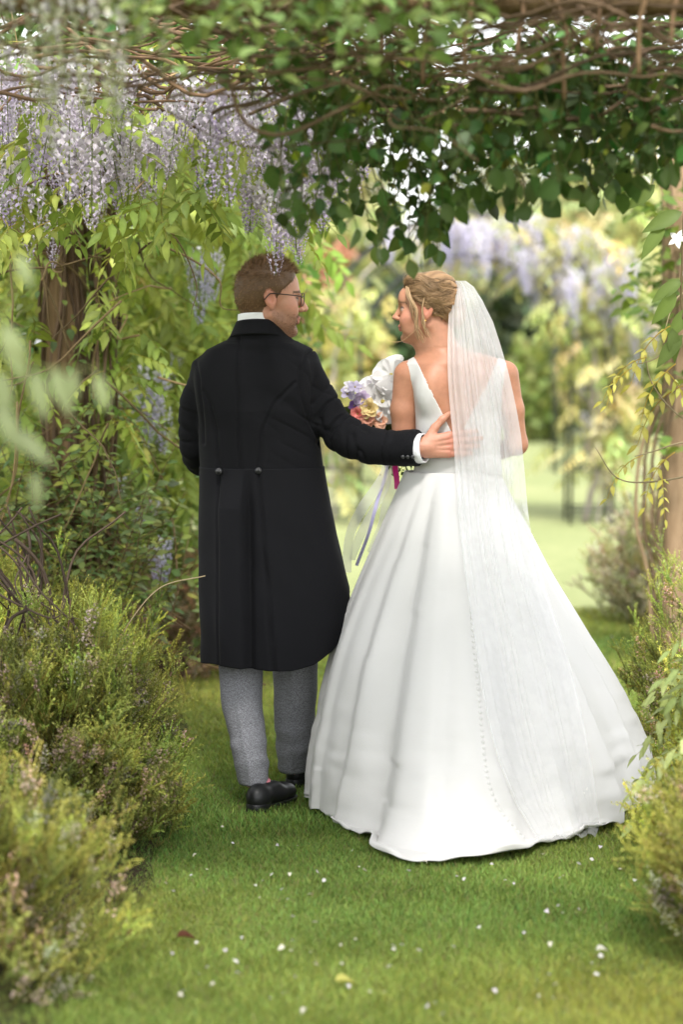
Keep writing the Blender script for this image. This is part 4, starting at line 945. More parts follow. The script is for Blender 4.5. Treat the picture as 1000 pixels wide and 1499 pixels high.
def sprig(rng, L=.10, n=22, col=(.10, .14, .03), tipc=(.26, .27, .06), nl=.011, flower=None, side=3):
    ps = []
    def shoot(p0, d, L, n):
        d = nrm(d); bend = rng.normal(0, .15, 3); t = np.linspace(0, 1, 4)[:, None]; path = p0 + d * L * t + bend * L * t ** 2
        if not len(ps): ps.append(tubep(path[[0, 3]], [.0012, .0006], A(col) * A([1.2, .8, .8]), 3, cap=False))
        V, F, Cc = [], [], []
        for i in range(n):
            f = (i + .5) / n; p = p0 + d * L * f + bend * L * f * f; a = i * 2.4; r = nrm(A([math.cos(a), math.sin(a), 0]) * 1.0 + d * 1.1); l = nl * .72 * rng.uniform(.7, 1.2) * (1.1 - .3 * f)
            w = nrm(np.cross(r, d)) * .0025; k = len(V); cc = (A(col) * (1 - f) + A(tipc) * f) * rng.uniform(.8, 1.2)
            V += [p - w, p + w, p + r * l]; F.append((k, k + 1, k + 2)); Cc += [cc * .8, cc * .8, cc]
            if flower is not None and .2 < f < .85 and rng.random() < .6:
                o = p + r * l * .9; s = .0036 * rng.uniform(.7, 1.3); fc = A(flower) * rng.uniform(.6, 1.2); k = len(V)
                V += [o + A(q) * s * 1.15 for q in ((1, 0, -.4), (-.5, .87, -.4), (-.5, -.87, -.4), (0, 0, 1.2))]; F += [(k, k + 1, k + 3), (k + 1, k + 2, k + 3), (k + 2, k, k + 3), (k, k + 2, k + 1)]; Cc += [fc] * 4
        ps.append(dict(V=A(V), F=A(F), C=A(Cc)))
    L *= .8; shoot(A([0, 0, 0.]), A([0, 1., 0]), L, int(n * 1.0))
    for i in range(side):
        f = rng.uniform(.25, .75); a = rng.uniform(0, 6.3); shoot(A([0, L * f, 0]), A([math.cos(a) * .55, 1, math.sin(a) * .55]), L * rng.uniform(.4, .6), int(n * .55))
    return merge(ps)
def fit_y(p):                          # sprigs grow along +Y in their own frame; whorls are built round +Y
    return p
def scatter_thing(root, name, protos, idx, M, cm, nparts, mat, stuffname=None, rank=None):
    m = len(M); order = np.arange(m) if rank is None else np.argsort(rank)
    meshes = [mesh_from(name, p['V'], p['F'], p['C'], mat=mat) for p in protos]
    for i in order[:nparts]: link(name, meshes[idx[i]], root, M=M[i])
    rest = order[nparts:]
    if len(rest):
        V, F, c = bake(protos, idx[rest], M[rest], cm[rest]); link(stuffname or 'foliage', mesh_from(stuffname or 'foliage', V, F, c, mat=mat), root, kind='stuff')
def inframe_rank(pos):
    x, y = PROJ(pos); out = (x < -5) | (x > 1005) | (y < -5) | (y > 1505); return pos[:, 1] + out * 100.

# ------------------------------------------------------------------ heather bushes along both beds
rng = np.random.default_rng(31)
YG, OL = (.56, .60, .13), (.23, .30, .07)
SPR = dict(
  green=[sprig(rng, .16, 30, OL, YG, .014, side=5), sprig(rng, .12, 26, (.16, .20, .05), (.36, .38, .08), .013, side=5), sprig(rng, .13, 24, (.18, .21, .06), (.50, .45, .14), .013, flower=(.62, .48, .38), side=4)],
  pink=[sprig(rng, .14, 26, (.22, .26, .06), (.56, .55, .13), .014, side=5), sprig(rng, .12, 22, (.18, .21, .06), (.40, .42, .11), .013, flower=(.75, .64, .54), side=5), sprig(rng, .11, 22, (.20, .24, .05), (.52, .52, .12), .014, side=5)],
  rust=[sprig(rng, .13, 22, (.30, .30, .10), (.62, .46, .2), flower=(.75, .46, .3), side=4), sprig(rng, .12, 22, (.2, .22, .07), (.44, .42, .13), flower=(.74, .6, .46), side=4), sprig(rng, .11, 24, OL, YG)],
  cream=[sprig(rng, .13, 24, (.30, .32, .12), (.62, .58, .26), flower=(.82, .70, .56), side=4), sprig(rng, .12, 22, (.36, .42, .14), (.66, .68, .26), side=4), sprig(rng, .12, 22, (.32, .36, .12), (.6, .56, .22), flower=(.8, .58, .46), side=4)],
  lime=[sprig(rng, .17, 30, (.25, .30, .06), (.62, .62, .11), .015, side=5), sprig(rng, .14, 26, (.22, .27, .06), (.52, .54, .10), .014, side=5), sprig(rng, .12, 22, (.15, .19, .05), (.4, .42, .09), .013, side=4)])
def bush(label, c, rx, ry, h, kind, n, seed, sc=1.0, lean=.6):
    n = int(n * .85); sc *= 1.05
    r = np.random.default_rng(seed); root = thing('heather_bush', label, 'bush', (c[0], c[1], 0), 'heather bushes lining the path')
    protos = SPR[kind]
    u = r.random(n); az = r.uniform(0, 2 * np.pi, n); zc = r.random(n) ** .8; rr = np.sqrt(1 - zc ** 2); d = np.c_[rr * np.cos(az), rr * np.sin(az), zc]
    lump = 1 + .26 * NZ(d * 2.2 + seed) + .20 * NZ(d * 5 + seed * 2) + .10 * NZ(d * 11 + seed * 3); dep = 1.02 - .42 * u ** 1.5
    pos = np.c_[c[0] + d[:, 0] * rx * lump * dep, c[1] + d[:, 1] * ry * lump * dep, .03 + d[:, 2] * h * lump * dep * .95]
    low = d[:, 2] < .25; pos[low, :2] = A(c)[None] + (pos[low, :2] - A(c)) * (.80 + .8 * d[low, 2:3])
    kp = NZ(pos * 7 + seed * 1.7) + .45 * NZ(pos * 15 + seed) > -.22; pos, d, u = pos[kp], d[kp], u[kp]; n = len(pos)
    dr = nrm(d * A([1, 1, .8]) * lean + A([0, 0, .75]) + r.normal(0, .30, (n, 3)))
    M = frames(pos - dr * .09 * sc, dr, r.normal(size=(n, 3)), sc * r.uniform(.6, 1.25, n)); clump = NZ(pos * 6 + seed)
    cm = vary(n, r, .20, .07) * (1 + .35 * clump)[:, None] * (.75 + .35 * (1 - u ** 1.3))[:, None].clip(.8, 1)  # deeper sprigs darkened, interior shade put into the colour
    idx = np.where(clump + r.normal(0, .35, n) > .0, 0, np.where(r.random(n) < .65, 1, 2))
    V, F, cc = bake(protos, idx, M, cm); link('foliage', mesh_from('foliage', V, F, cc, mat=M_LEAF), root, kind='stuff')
    st = []                            # woody stems from the foot
    for i in range(26):
        e = pos[r.integers(n)]; b0 = A([c[0] + r.normal(0, rx * .18), c[1] + r.normal(0, ry * .18), 0.]); mid = (b0 + e) / 2 + r.normal(0, .03, 3); V, F = tube(smooth_path([b0, mid, e], 8), np.linspace(.007, .002, 8), 5)
        link('stem', mesh_from('stem', V, F, np.tile(A([.10, .06, .04]), (len(V), 1)), mat=M_BARK), root)
    # browner twig core, shade put into its colour; hides the ground behind
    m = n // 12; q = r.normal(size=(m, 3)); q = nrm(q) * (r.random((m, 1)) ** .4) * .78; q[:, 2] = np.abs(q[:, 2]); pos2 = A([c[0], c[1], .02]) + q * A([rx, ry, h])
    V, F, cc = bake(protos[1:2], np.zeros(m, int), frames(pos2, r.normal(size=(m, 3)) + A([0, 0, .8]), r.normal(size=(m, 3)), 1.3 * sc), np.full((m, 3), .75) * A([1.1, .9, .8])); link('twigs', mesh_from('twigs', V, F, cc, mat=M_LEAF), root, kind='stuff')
    return root
bush('large olive green heather bush beside the legs of the person in black', (-.89, 7.05), .46, .60, .66, 'green', 3300, 1)
bush('low pinkish heather bush in front of the large olive heather', (-.98, 5.55), .46, .50, .47, 'pink', 2300, 2)
bush('bright lime tipped heather bush at the foot of the vine covered post', (-1.10, 8.25), .48, .45, .78, 'lime', 1800, 3)
bush('orange brown heather bush under the wisteria behind the person in black', (-.72, 10.6), .40, .5, .62, 'rust', 500, 4, 1.3)
bush('rounded cream flowered heather bush beside the tan timber post', (1.74, 12.7), .47, .60, .80, 'cream', 1300, 5, 1.4)
bush('dark green heather bush touching the hem of the white skirt', (1.32, 8.25), .40, .55, .66, 'green', 1700, 6)
bush('yellow tipped heather bush with pinkish flowers in front of the skirt hem', (1.11, 5.75), .36, .60, .50, 'pink', 2200, 7)
bush('bright yellow green heather bush between the skirt hem and the pinkish heather', (1.18, 6.75), .33, .36, .50, 'lime', 1400, 8)

# ------------------------------------------------------------------ fallen petals and leaves on the lawn
rng = np.random.default_rng(41)
pet = [leaf(1, .42, 4, .5, -.5 + .25 * i, ((.70, .67, .66), (.62, .56, .62), (.66, .62, .52))[i % 3], 1.0, 1.0) for i in range(6)]; petm = [mesh_from('fallen_petal', p['V'], p['F'], p['C'], mat=M_FLOWER) for p in pet]
spots = [(343, 1247), (328, 1222), (404, 1248), (424, 1290), (530, 1285), (526, 1282), (620, 1272), (680, 1302), (472, 1304), (372, 1308), (378, 1327), (410, 1316), (303, 1286), (330, 1408), (428, 1407), (432, 1445), (540, 1467), (585, 1397), (573, 1398), (640, 1485), (818, 1455), (813, 1478), (870, 1272), (795, 1262), (600, 1288), (514, 1258), (466, 1289), (265, 1467), (446, 1491), (415, 1470), (650, 1500), (565, 1467), (430, 1390), (765, 1380), (700, 1370), (498, 1425), (349, 1425), (240, 1305), (288, 1262), (256, 1318), (355, 1385), (437, 1250), (880, 1250), (930, 1300), (905, 1285), (395, 1295), (420, 1330), (520, 1390), (610, 1405), (290, 1440)]
for i in range(44): spots.append((rng.uniform(230, 900), rng.uniform(1265, 1495)))
for x, y in ((452, 988), (470, 1025), (905, 905), (860, 880), (898, 940), (400, 1010), (470, 1065)): spots.append((x, y))
for x, y in spots:
    g = G(x, y); a = rng.uniform(0, 6.3); n = nrm(A([0, 0, 1.]) + rng.normal(0, .4, 3))
    o = link('fallen_petal', petm[rng.integers(6)], M=frames(g + A([0, 0, .024]), A([math.cos(a), math.sin(a), .1]), n, rng.uniform(.007, .016))[0]); tag(o, 'small white petal fallen on the lawn', 'petal', 'petals fallen on the lawn')
for x, y, c_, s_, lb, k_ in ((258, 1386, (.12, .04, .02), .05, 'curled dark brown dead leaf lying flat on the lawn', 1), (180, 1390, (.10, .025, .02), .055, 'upright maroon dead leaf at the foot of the pinkish heather', 2), (490, 1452, (.55, .52, .14), .05, 'pale yellow leaf fallen on the lawn', 1), (873, 1405, (.75, .72, .66), .034, 'larger cream petal fallen near the yellow tipped heather', 1), (912, 1226, (.42, .2, .11), .035, 'small orange brown dead leaf beside the skirt hem', 1)):
    p = leaf(1, .34, 6, .7, .25, c_); g = G(x, y); o = link('fallen_leaf', mesh_from('fallen_leaf', p['V'], p['F'], p['C'], mat=M_LEAF), M=frames(g + A([0, 0, .024]), A([1, .3, .05]) if k_ == 1 else A([.2, .2, .8]), A([.1, -.2, 1]) if k_ == 1 else A([.2, -1, .2]), s_)[0]); tag(o, lb, 'petal' if 'petal' in lb else 'leaf')

# ------------------------------------------------------------------ posts
def post(label, x, y, w, h, mat, seed):
    r = np.random.default_rng(seed); n, k = 60, 24; z = np.linspace(-.1, h, n)[:, None]; t = np.linspace(0, 2 * np.pi, k, endpoint=False)[None]
    q = (np.abs(np.cos(t)) ** 5 + np.abs(np.sin(t)) ** 5) ** (-.2) * w / 2 * (1 + .03 * NZ(np.stack([np.cos(t) * 2 + 0 * z, np.sin(t) * 2 + 0 * z, z * 4 + 0 * t], 2) + seed))
    V = np.stack([x + q * np.cos(t) + .01 * np.sin(z * 2), y + q * np.sin(t), z + 0 * t], 2).reshape(-1, 3); V = np.vstack([V, [x, y, h]]); F = np.concatenate([grid_tris(n, k, True), np.stack([(n - 1) * k + np.arange(k), (n - 1) * k + (np.arange(k) + 1) % k, np.full(k, n * k)], 1)])
    o = link('timber_post', mesh_from('timber_post', V, F, mat=mat)); return tag(o, label, 'post', 'posts of the pergola')
XL, YL = P(97, 600, 9.2)[0], 9.2
post('weathered brown timber post wrapped in twining vine stems', XL, YL, .155, 2.45, M_POST, 1)
XR, YR = 1.53, 11.0
post('tan timber post with leafy climber beside the cream flowered heather', XR, YR, .14, 2.5, M_POST2, 2)
def beam(label, a, b_, w, mat):
    a, b_ = A(a, dtype=float), A(b_, dtype=float); V, F = tube(smooth_path([a, (a + b_) / 2 - A([0, 0, .03]), b_], 16), w, 14); o = link('timber_beam', mesh_from('timber_beam', V, F, mat=mat)); return tag(o, label, 'beam')
beam('round timber beam overhead inside the tangle of bare stems', (-1.6, 6.05, 2.36), (1.9, 6.05, 2.36), .05, M_POST)
beam('round timber beam joining the vine covered post and the tan post', (XL, YL, 2.42), (XR, YR, 2.46), .045, M_POST)
for xx, lb in ((-1.62, 'timber post carrying the overhead beam next to the low pinkish heather'), (1.92, 'timber post carrying the overhead beam next to the yellow tipped heather')): post(lb, xx, 6.05, .17, 2.42, M_POST, 3)

# ------------------------------------------------------------------ climber over the near beam: stems, top leaves tinted as sunlit, dark hanging leaves
rng = np.random.default_rng(51)
clim = thing('climbing_plant', 'dark leaved climber with tangled bare stems covering the overhead beam', 'climber', (1.9, 6.05, 0))
BRN = A([.17, .105, .062])
def stem(root, pts, r0, r1, col, n=16, k=5, wob=.0, rg=rng):
    q = smooth_path(pts, n); q = q + wob * np.stack([NZ(q * 5 + i * 7) for i in range(3)], 1); V, F = tube(q, np.linspace(r0, r1, n), k); return link('stem', mesh_from('stem', V, F, np.tile(A(col) * rg.uniform(.6, 1.4), (len(V), 1)), mat=M_BARK), root)
for i in range(125):
    x0 = rng.uniform(-1.2, 1.0); ln = rng.uniform(.35, 1.3); z0 = 2.05 + .33 * rng.random() + .08 * (x0 < -.3); y0 = rng.uniform(5.5, 6.5); dz = rng.normal(0, .09); dy = rng.normal(0, .2)
    pts = [A([x0 + ln * t, y0 + dy * t + rng.normal(0, .04), z0 + dz * t + .07 * math.sin(t * 3 + i) + rng.normal(0, .025)]) for t in np.linspace(0, 1, 6)]
    stem(clim, pts, rng.uniform(.0025, .007), rng.uniform(.0015, .003), BRN * A([.8, .85, .9]), 26, 5, .06)
for px, y0, y1, Y in ((828, 60, 150, 5.7), (940, 10, 110, 5.5), (690, 20, 95, 5.6), (620, 40, 120, 5.8), (560, 10, 90, 5.9), (880, 0, 80, 5.6), (760, 30, 110, 5.9), (985, 0, 70, 5.6)):
    stem(clim, [P(px - 25, y0 - 90, Y), P(px + 6, y0 - 20, Y), P(px, y0 + 20, Y), P(px - 4, y1, Y)], .007, .005, BRN * 1.3, 14, 6, .015)
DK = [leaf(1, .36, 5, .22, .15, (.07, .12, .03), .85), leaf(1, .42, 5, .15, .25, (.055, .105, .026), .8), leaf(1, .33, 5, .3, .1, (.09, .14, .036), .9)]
LT = [leaf(1, .36, 5, .22, .15, (.25, .35, .12), .85), leaf(1, .42, 5, .15, .25, (.21, .32, .11), .8), leaf(1, .33, 5, .3, .1, (.31, .39, .13), .9)]  # sunlight put into the leaf colour, as the roof above shades these sprays
edge_x = [-200, 200, 260, 350, 400, 440, 470, 500, 525, 560, 600, 640, 665, 700, 740, 790, 830, 870, 920, 960, 1000, 1200]
edge_y = [20, 40, 60, 90, 110, 130, 190, 250, 360, 395, 390, 380, 320, 300, 318, 322, 285, 300, 290, 262, 255, 240]
# hanging shoots end on the ragged lower edge
LM, LI = [], []
for i in range(230):
    px = rng.uniform(420, 1040) if i > 24 else rng.uniform(395, 500); Y = rng.uniform(5.75, 6.7); ye = np.interp(px, edge_x, edge_y) - abs(rng.normal(0, 50)) - 8 if i > 24 else rng.uniform(235, 335)
    e = P(px, ye, Y); s = e + A([rng.normal(0, .12), rng.normal(0, .1), 0]); s[2] = max(2.10 + rng.random() * .15, e[2] + .06); m_ = (s + e) / 2 + A([rng.normal(0, .05), rng.normal(0, .05), .04])
    q = smooth_path([s, m_, e], 20); V, F = tube(q, np.linspace(.003, .0012, 20), 4); link('stem', mesh_from('stem', V, F, np.tile(A([.09, .09, .03]), (len(V), 1)), mat=M_BARK), clim)
    L_ = np.linalg.norm(e - s); k = max(3, int(L_ / .035))
    for j in range(k):
        t = (j + .5) / k; p = q[int(t * 19)]; a = j * 2.4 + i; d = nrm(A([math.cos(a), math.sin(a) * .7, -.55 + rng.normal(0, .25)])); LM.append(frames(p, d, A([0, 0, 1.]) + rng.normal(0, .35, 3), rng.uniform(.020, .056))[0]); LI.append(rng.integers(3))
    LM.append(frames(e, A([0, 0, -1.]) + rng.normal(0, .4, 3), rng.normal(size=3) + A([0, -1, 0]), rng.uniform(.04, .07))[0]); LI.append(rng.integers(3))
# dense upper foliage
for i in range(2000):
    x = rng.uniform(-.35, 1.35); Y = rng.uniform(5.7, 7.0); z = rng.uniform(1.95, 2.55); px, py = PROJ(A([x, Y, z]))
    if py > np.interp(px, edge_x, edge_y) - 25 or (py < 165 and Y < 6.3) or NZ(A([x * 4, Y * 4, z * 4])) < -.25: continue
    LM.append(frames(A([x, Y, z]), A([rng.normal(), rng.normal(), -.5]), A([0, 0, 1.]) + rng.normal(0, .45, 3), rng.uniform(.04, .07))[0]); LI.append(rng.integers(3))
LM, LI = A(LM), A(LI); rk = inframe_rank(LM[:, :3, 3]); x, y = PROJ(LM[:, :3, 3]); rk = rk - (np.abs(y - np.interp(x, edge_x, edge_y)) < 70) * 3
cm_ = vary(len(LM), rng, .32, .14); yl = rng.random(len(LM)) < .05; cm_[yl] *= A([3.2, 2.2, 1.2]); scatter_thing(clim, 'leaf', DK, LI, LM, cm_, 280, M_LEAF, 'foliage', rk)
DK2 = [leaf(1, .36, 2, .22, .15, (.07, .12, .03)), leaf(1, .42, 2, .15, .25, (.055, .105, .026)), leaf(1, .33, 2, .3, .1, (.09, .14, .036))]
roof = thing('climbing_plant', 'shaded leafy roof of climber over the beam between the two pergola posts', 'climber', (XL, YL, 2.4))
LM, LI = [], []
for i in range(5600):
    x = rng.uniform(-2.0, 1.9) if i < 2600 else rng.uniform(-2.0, .0); Y = rng.uniform(8.4, 10.2); z = rng.uniform(2.3, 2.85) + .08 * NZ(A([x * 3, Y * 3, 0.])); LM.append(frames(A([x, Y, z]), A([rng.normal(), rng.normal(), -.5]), A([0, 0, 1.]) + rng.normal(0, .45, 3), rng.uniform(.05, .09))[0]); LI.append(rng.integers(3))
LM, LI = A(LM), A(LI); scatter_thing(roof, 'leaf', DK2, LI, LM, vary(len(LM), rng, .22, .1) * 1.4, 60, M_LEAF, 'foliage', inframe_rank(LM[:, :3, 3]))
for i in range(30):
    x0 = rng.uniform(-1.8, .8); y0 = rng.uniform(8.5, 10); stem(roof, [A([x0 + .22 * t, y0 + rng.normal(0, .05), 2.36 + .12 * rng.random()]) for t in range(5)], .008, .004, BRN, 20, 5, .04, rng)
over = thing('climbing_plant', 'unseen leafy climber roof added to shade the near end of the walkway', 'climber', (-1.8, 3.5, 2.5))  # unseen roof, added to keep direct sun off the couple and near grass
n = 5600; pos = np.c_[rng.uniform(-2.1, 2.1, n), rng.uniform(1.2, 7.4, n), rng.uniform(2.5, 2.95, n)]; pos[:, 2] += .12 * (pos[:, 1] > 6.3)
V, F, c = bake(DK2, rng.integers(0, 3, n), frames(pos, rng.normal(size=(n, 3)) * A([1, 1, .4]), A([0, 0, 1.]) + rng.normal(0, .45, (n, 3)), rng.uniform(.07, .13, n)), vary(n, rng, .22, .1) * 1.3); link('foliage', mesh_from('foliage', V, F, c, mat=M_LEAF), over, kind='stuff')
for i in range(12): stem(over, [A([rng.uniform(-1.8, 1.8), 1.2 + 1.1 * t, 2.55 + .1 * rng.random()]) for t in range(5)], .012, .006, BRN, 24, 5, .04, rng)
# near side shoots, lightened in colour to look sunlit
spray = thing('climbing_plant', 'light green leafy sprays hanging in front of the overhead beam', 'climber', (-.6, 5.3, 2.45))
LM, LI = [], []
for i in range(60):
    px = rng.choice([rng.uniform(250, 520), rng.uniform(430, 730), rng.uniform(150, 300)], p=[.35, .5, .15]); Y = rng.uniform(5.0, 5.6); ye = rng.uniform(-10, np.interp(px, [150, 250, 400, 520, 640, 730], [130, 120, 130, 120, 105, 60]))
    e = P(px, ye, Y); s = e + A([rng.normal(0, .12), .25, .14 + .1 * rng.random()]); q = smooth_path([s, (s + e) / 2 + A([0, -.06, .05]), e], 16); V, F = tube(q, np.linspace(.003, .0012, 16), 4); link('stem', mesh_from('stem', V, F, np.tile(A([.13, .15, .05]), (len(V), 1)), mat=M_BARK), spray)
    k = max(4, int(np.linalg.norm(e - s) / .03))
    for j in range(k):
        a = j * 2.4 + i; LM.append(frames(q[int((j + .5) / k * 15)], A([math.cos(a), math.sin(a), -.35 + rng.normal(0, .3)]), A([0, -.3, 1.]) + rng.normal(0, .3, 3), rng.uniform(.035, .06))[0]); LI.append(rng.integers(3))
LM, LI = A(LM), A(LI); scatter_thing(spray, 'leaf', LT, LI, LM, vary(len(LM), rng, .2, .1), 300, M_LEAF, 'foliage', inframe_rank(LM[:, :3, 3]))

# ------------------------------------------------------------------ wisteria
rng = np.random.default_rng(61)
RAC = [raceme(rng, .24, .042, 85), raceme(rng, .19, .040, 70), raceme(rng, .28, .040, 95, (.70, .64, .72), (.48, .40, .58)), raceme(rng, .16, .045, 60, (.58, .52, .60), (.34, .26, .46))]
RACM = [mesh_from('flower_cluster', p['V'], p['F'], p['C'], mat=M_FLOWER) for p in RAC]
BLUE = [raceme(rng, .26, .045, 90, (.66, .64, .80), (.40, .37, .66)), raceme(rng, .2, .045, 70, (.72, .70, .82), (.44, .40, .66))]; BLUEM = [mesh_from('flower_cluster', p['V'], p['F'], p['C'], mat=M_FLOWER) for p in BLUE]
def add_rac(root, p, s, ms=RACM, rg=rng):
    a = rg.uniform(0, 6.3); d = nrm(A([rg.normal(0, .10), rg.normal(0, .10), 1.])); x = nrm(np.cross([math.sin(a), math.cos(a), 0], d)); M = np.eye(4); M[:3, 0] = x * s; M[:3, 2] = d * s; M[:3, 1] = np.cross(d, x) * s; M[:3, 3] = p; link('flower_cluster', ms[rg.integers(len(ms))], root, M=M)
wis = thing('wisteria_vine', 'lilac flowered wisteria hanging over the vine covered post and overhead', 'wisteria', (XL, YL - .1, 0))
# clusters: dense curtain upper left
cl = []
for i in range(185):
    px = rng.uniform(-40, 530); Y = rng.uniform(7.0, 9.0); lo = np.interp(px, [-40, 60, 150, 250, 350, 420, 480, 530], [250, 240, 205, 195, 175, 190, 200, 195]); hi = np.interp(px, [-40, 60, 150, 250, 350, 420, 480, 530], [60, 70, 70, 90, 115, 130, 130, 140]); cl.append((px, rng.uniform(hi, lo), Y, rng.uniform(.7, 1.15)))
cl += [(50, 265, 8.3, 1.), (75, 310, 8.4, .7), (15, 250, 7.6, 1.1), (105, 250, 8.6, .9), (145, 235, 8.7, 1.), (200, 230, 8.9, 1.), (385, 268, 7.4, 1.), (405, 285, 7.3, 1.), (425, 275, 7.4, 1.1), (368, 272, 7.5, .9), (412, 318, 7.25, .75), (440, 285, 7.6, .9), (398, 250, 7.4, 1.), (430, 240, 7.5, 1.), (375, 230, 7.5, 1.), (455, 230, 7.6, 1.), (480, 200, 7.6, 1.), (500, 215, 7.8, .9)]
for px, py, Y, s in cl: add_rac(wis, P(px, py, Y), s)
# twining stems round the post, woody and thin
for i in range(40):
    ph = rng.uniform(0, 6.3); tw = rng.normal(0, 2.2); r = .095 + .03 * rng.random(); x0 = .10 * (rng.random() < .6)
    pts = [A([XL + x0 * .8 + r * math.cos(ph + tw * t) + rng.normal(0, .012), YL + r * math.sin(ph + tw * t), .05 + 2.35 * t]) for t in np.linspace(0, 1, 10)]
    stem(wis, pts, rng.uniform(.004, .013), rng.uniform(.003, .007), (.13, .085, .055), 50, 5, .03, rng)
for i in range(60):                     # loose twigs left of the post and overhead
    p0 = P(rng.uniform(-40, 260), rng.uniform(60, 620), rng.uniform(8.0, 9.4)); d = rng.normal(0, .22, 3) + A([0, 0, rng.choice([.25, -.25, 0])]); stem(wis, [p0, p0 + d * .5 + rng.normal(0, .05, 3), p0 + d, p0 + d * 1.4 + rng.normal(0, .06, 3)], .0045, .0015, (.20, .14, .07), 18, 4, .03, rng)
for i in range(46):                     # bare stems over the top left
    x0 = rng.uniform(-1.5, -.2); y0 = rng.uniform(6.6, 8.6); z0 = rng.uniform(2.18, 2.5); pts = [A([x0 + .2 * t, y0, z0 + .03 * math.sin(5 * t + i)]) + rng.normal(0, .02, 3) for t in np.linspace(0, 4, 6)]; stem(wis, pts, .007, .003, BRN, 20, 5, .04, rng)
PIN = [pinnate(rng, .24, 5, .09, (.31, .37, .075)), pinnate(rng, .28, 6, .085, (.26, .33, .065)), pinnate(rng, .2, 4, .085, (.38, .42, .09)), pinnate(rng, .26, 5, .095, (.21, .29, .06))]
PINY = [pinnate(rng, .22, 5, .06, (.36, .36, .06), .6), pinnate(rng, .18, 4, .055, (.42, .38, .08), .8)]
# leaves among the flower curtain and round the post
LM, LI = [], []
for i in range(330):
    px, py, Y = (rng.uniform(-60, 480), rng.uniform(40, 330), rng.uniform(7.2, 9.2)) if i < 190 else (rng.choice([rng.uniform(-80, 45), rng.uniform(140, 200)]), rng.uniform(200, 640), rng.uniform(8.6, 9.6)); a = rng.uniform(0, 6.3); LM.append(frames(P(px, py, Y), A([math.cos(a), math.sin(a) - .3, -.35 + rng.normal(0, .3)]), A([0, -.3, 1]) + rng.normal(0, .25, 3), rng.uniform(.6, 1.0))[0]); LI.append(rng.integers(4))
LM, LI = A(LM), A(LI); scatter_thing(wis, 'leaf', PIN, LI, LM, vary(len(LM), rng, .2, .1), 200, M_LEAF, 'foliage', inframe_rank(LM[:, :3, 3]))
# wall of wisteria behind the man
wall = thing('wisteria_vine', 'wall of yellow green wisteria leaves with hanging flowers behind the person in black', 'wisteria', (-.9, 11.2, 0))
LM, LI, cm_ = [], [], []
def wallpt(front):
    px = rng.uniform(-90, 500); py = rng.uniform(120, 800); lim = np.interp(py, [120, 250, 330, 420, 520, 700, 800], [450, 450, 430, 425, 400, 340, 325])
    return (px, py) if px < lim + rng.normal(0, 10) else None
for i in range(1050):
    q = wallpt(1)
    if q is None: continue
    f = rng.random(); Y = 10.2 + 1.5 * f + .35 * NZ(A([q[0] / 60., q[1] / 60., 0.])); a = rng.normal(-math.pi / 2, .9); LM.append(frames(P(q[0], q[1], Y), A([math.cos(a), math.sin(a) * .5, -.55 + rng.normal(0, .25)]), A([0, -1.1, .8]) + rng.normal(0, .25, 3), rng.uniform(.8, 1.25))[0]); LI.append(rng.integers(4)); cm_.append(1.15 - .35 * f)  # leaves further back get darker, shade painted into their tint
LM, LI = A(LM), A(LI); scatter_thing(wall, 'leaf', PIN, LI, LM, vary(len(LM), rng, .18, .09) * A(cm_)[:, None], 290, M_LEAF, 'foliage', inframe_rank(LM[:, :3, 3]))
# deeper leafage, darkened to paint the shade between sprays, and the supports behind
n = 6000; px = rng.uniform(-160, 500, n); py = rng.uniform(90, 960, n); Y = rng.uniform(11.6, 13.4, n); lim = np.interp(py, [120, 250, 330, 420, 520, 700, 800, 960], [445, 445, 425, 415, 385, 335, 322, 318]); k = px < lim
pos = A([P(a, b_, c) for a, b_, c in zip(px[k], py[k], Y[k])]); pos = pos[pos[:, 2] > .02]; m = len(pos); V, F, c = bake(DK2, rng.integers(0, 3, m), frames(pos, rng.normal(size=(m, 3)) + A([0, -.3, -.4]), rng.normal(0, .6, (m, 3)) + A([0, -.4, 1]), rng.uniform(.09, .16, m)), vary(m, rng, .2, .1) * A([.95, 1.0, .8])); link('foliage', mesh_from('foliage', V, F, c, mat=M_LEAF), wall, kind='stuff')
for i in range(14):
    x0 = rng.uniform(-2.2, -.45); y0 = rng.uniform(10.8, 12.4); stem(wall, [A([x0 + rng.normal(0, .05), y0, 0]), A([x0 + rng.normal(0, .1), y0, .9]), A([x0 + rng.normal(0, .15), y0, 1.7]), A([x0 + rng.normal(0, .2), y0, 2.5])], .018, .008, (.12, .08, .05), 24, 6, .05, rng)
for px, py, s, Y in ((228, 545, 1.35, 9.75), (185, 575, .9, 9.75), (222, 575, 1.1, 9.75), (235, 600, .9, 9.7), (300, 365, 1.1, 9.7), (290, 380, 1., 9.7), (312, 375, .9, 9.7), (160, 515, .6, 10.2), (225, 735, .5, 9.6), (240, 790, .7, 9.5), (222, 800, .6, 9.5), (205, 745, .6, 9.6), (260, 520, .6, 10.1), (175, 700, .5, 10.)): add_rac(wall, P(px, py, Y), s, BLUEM)

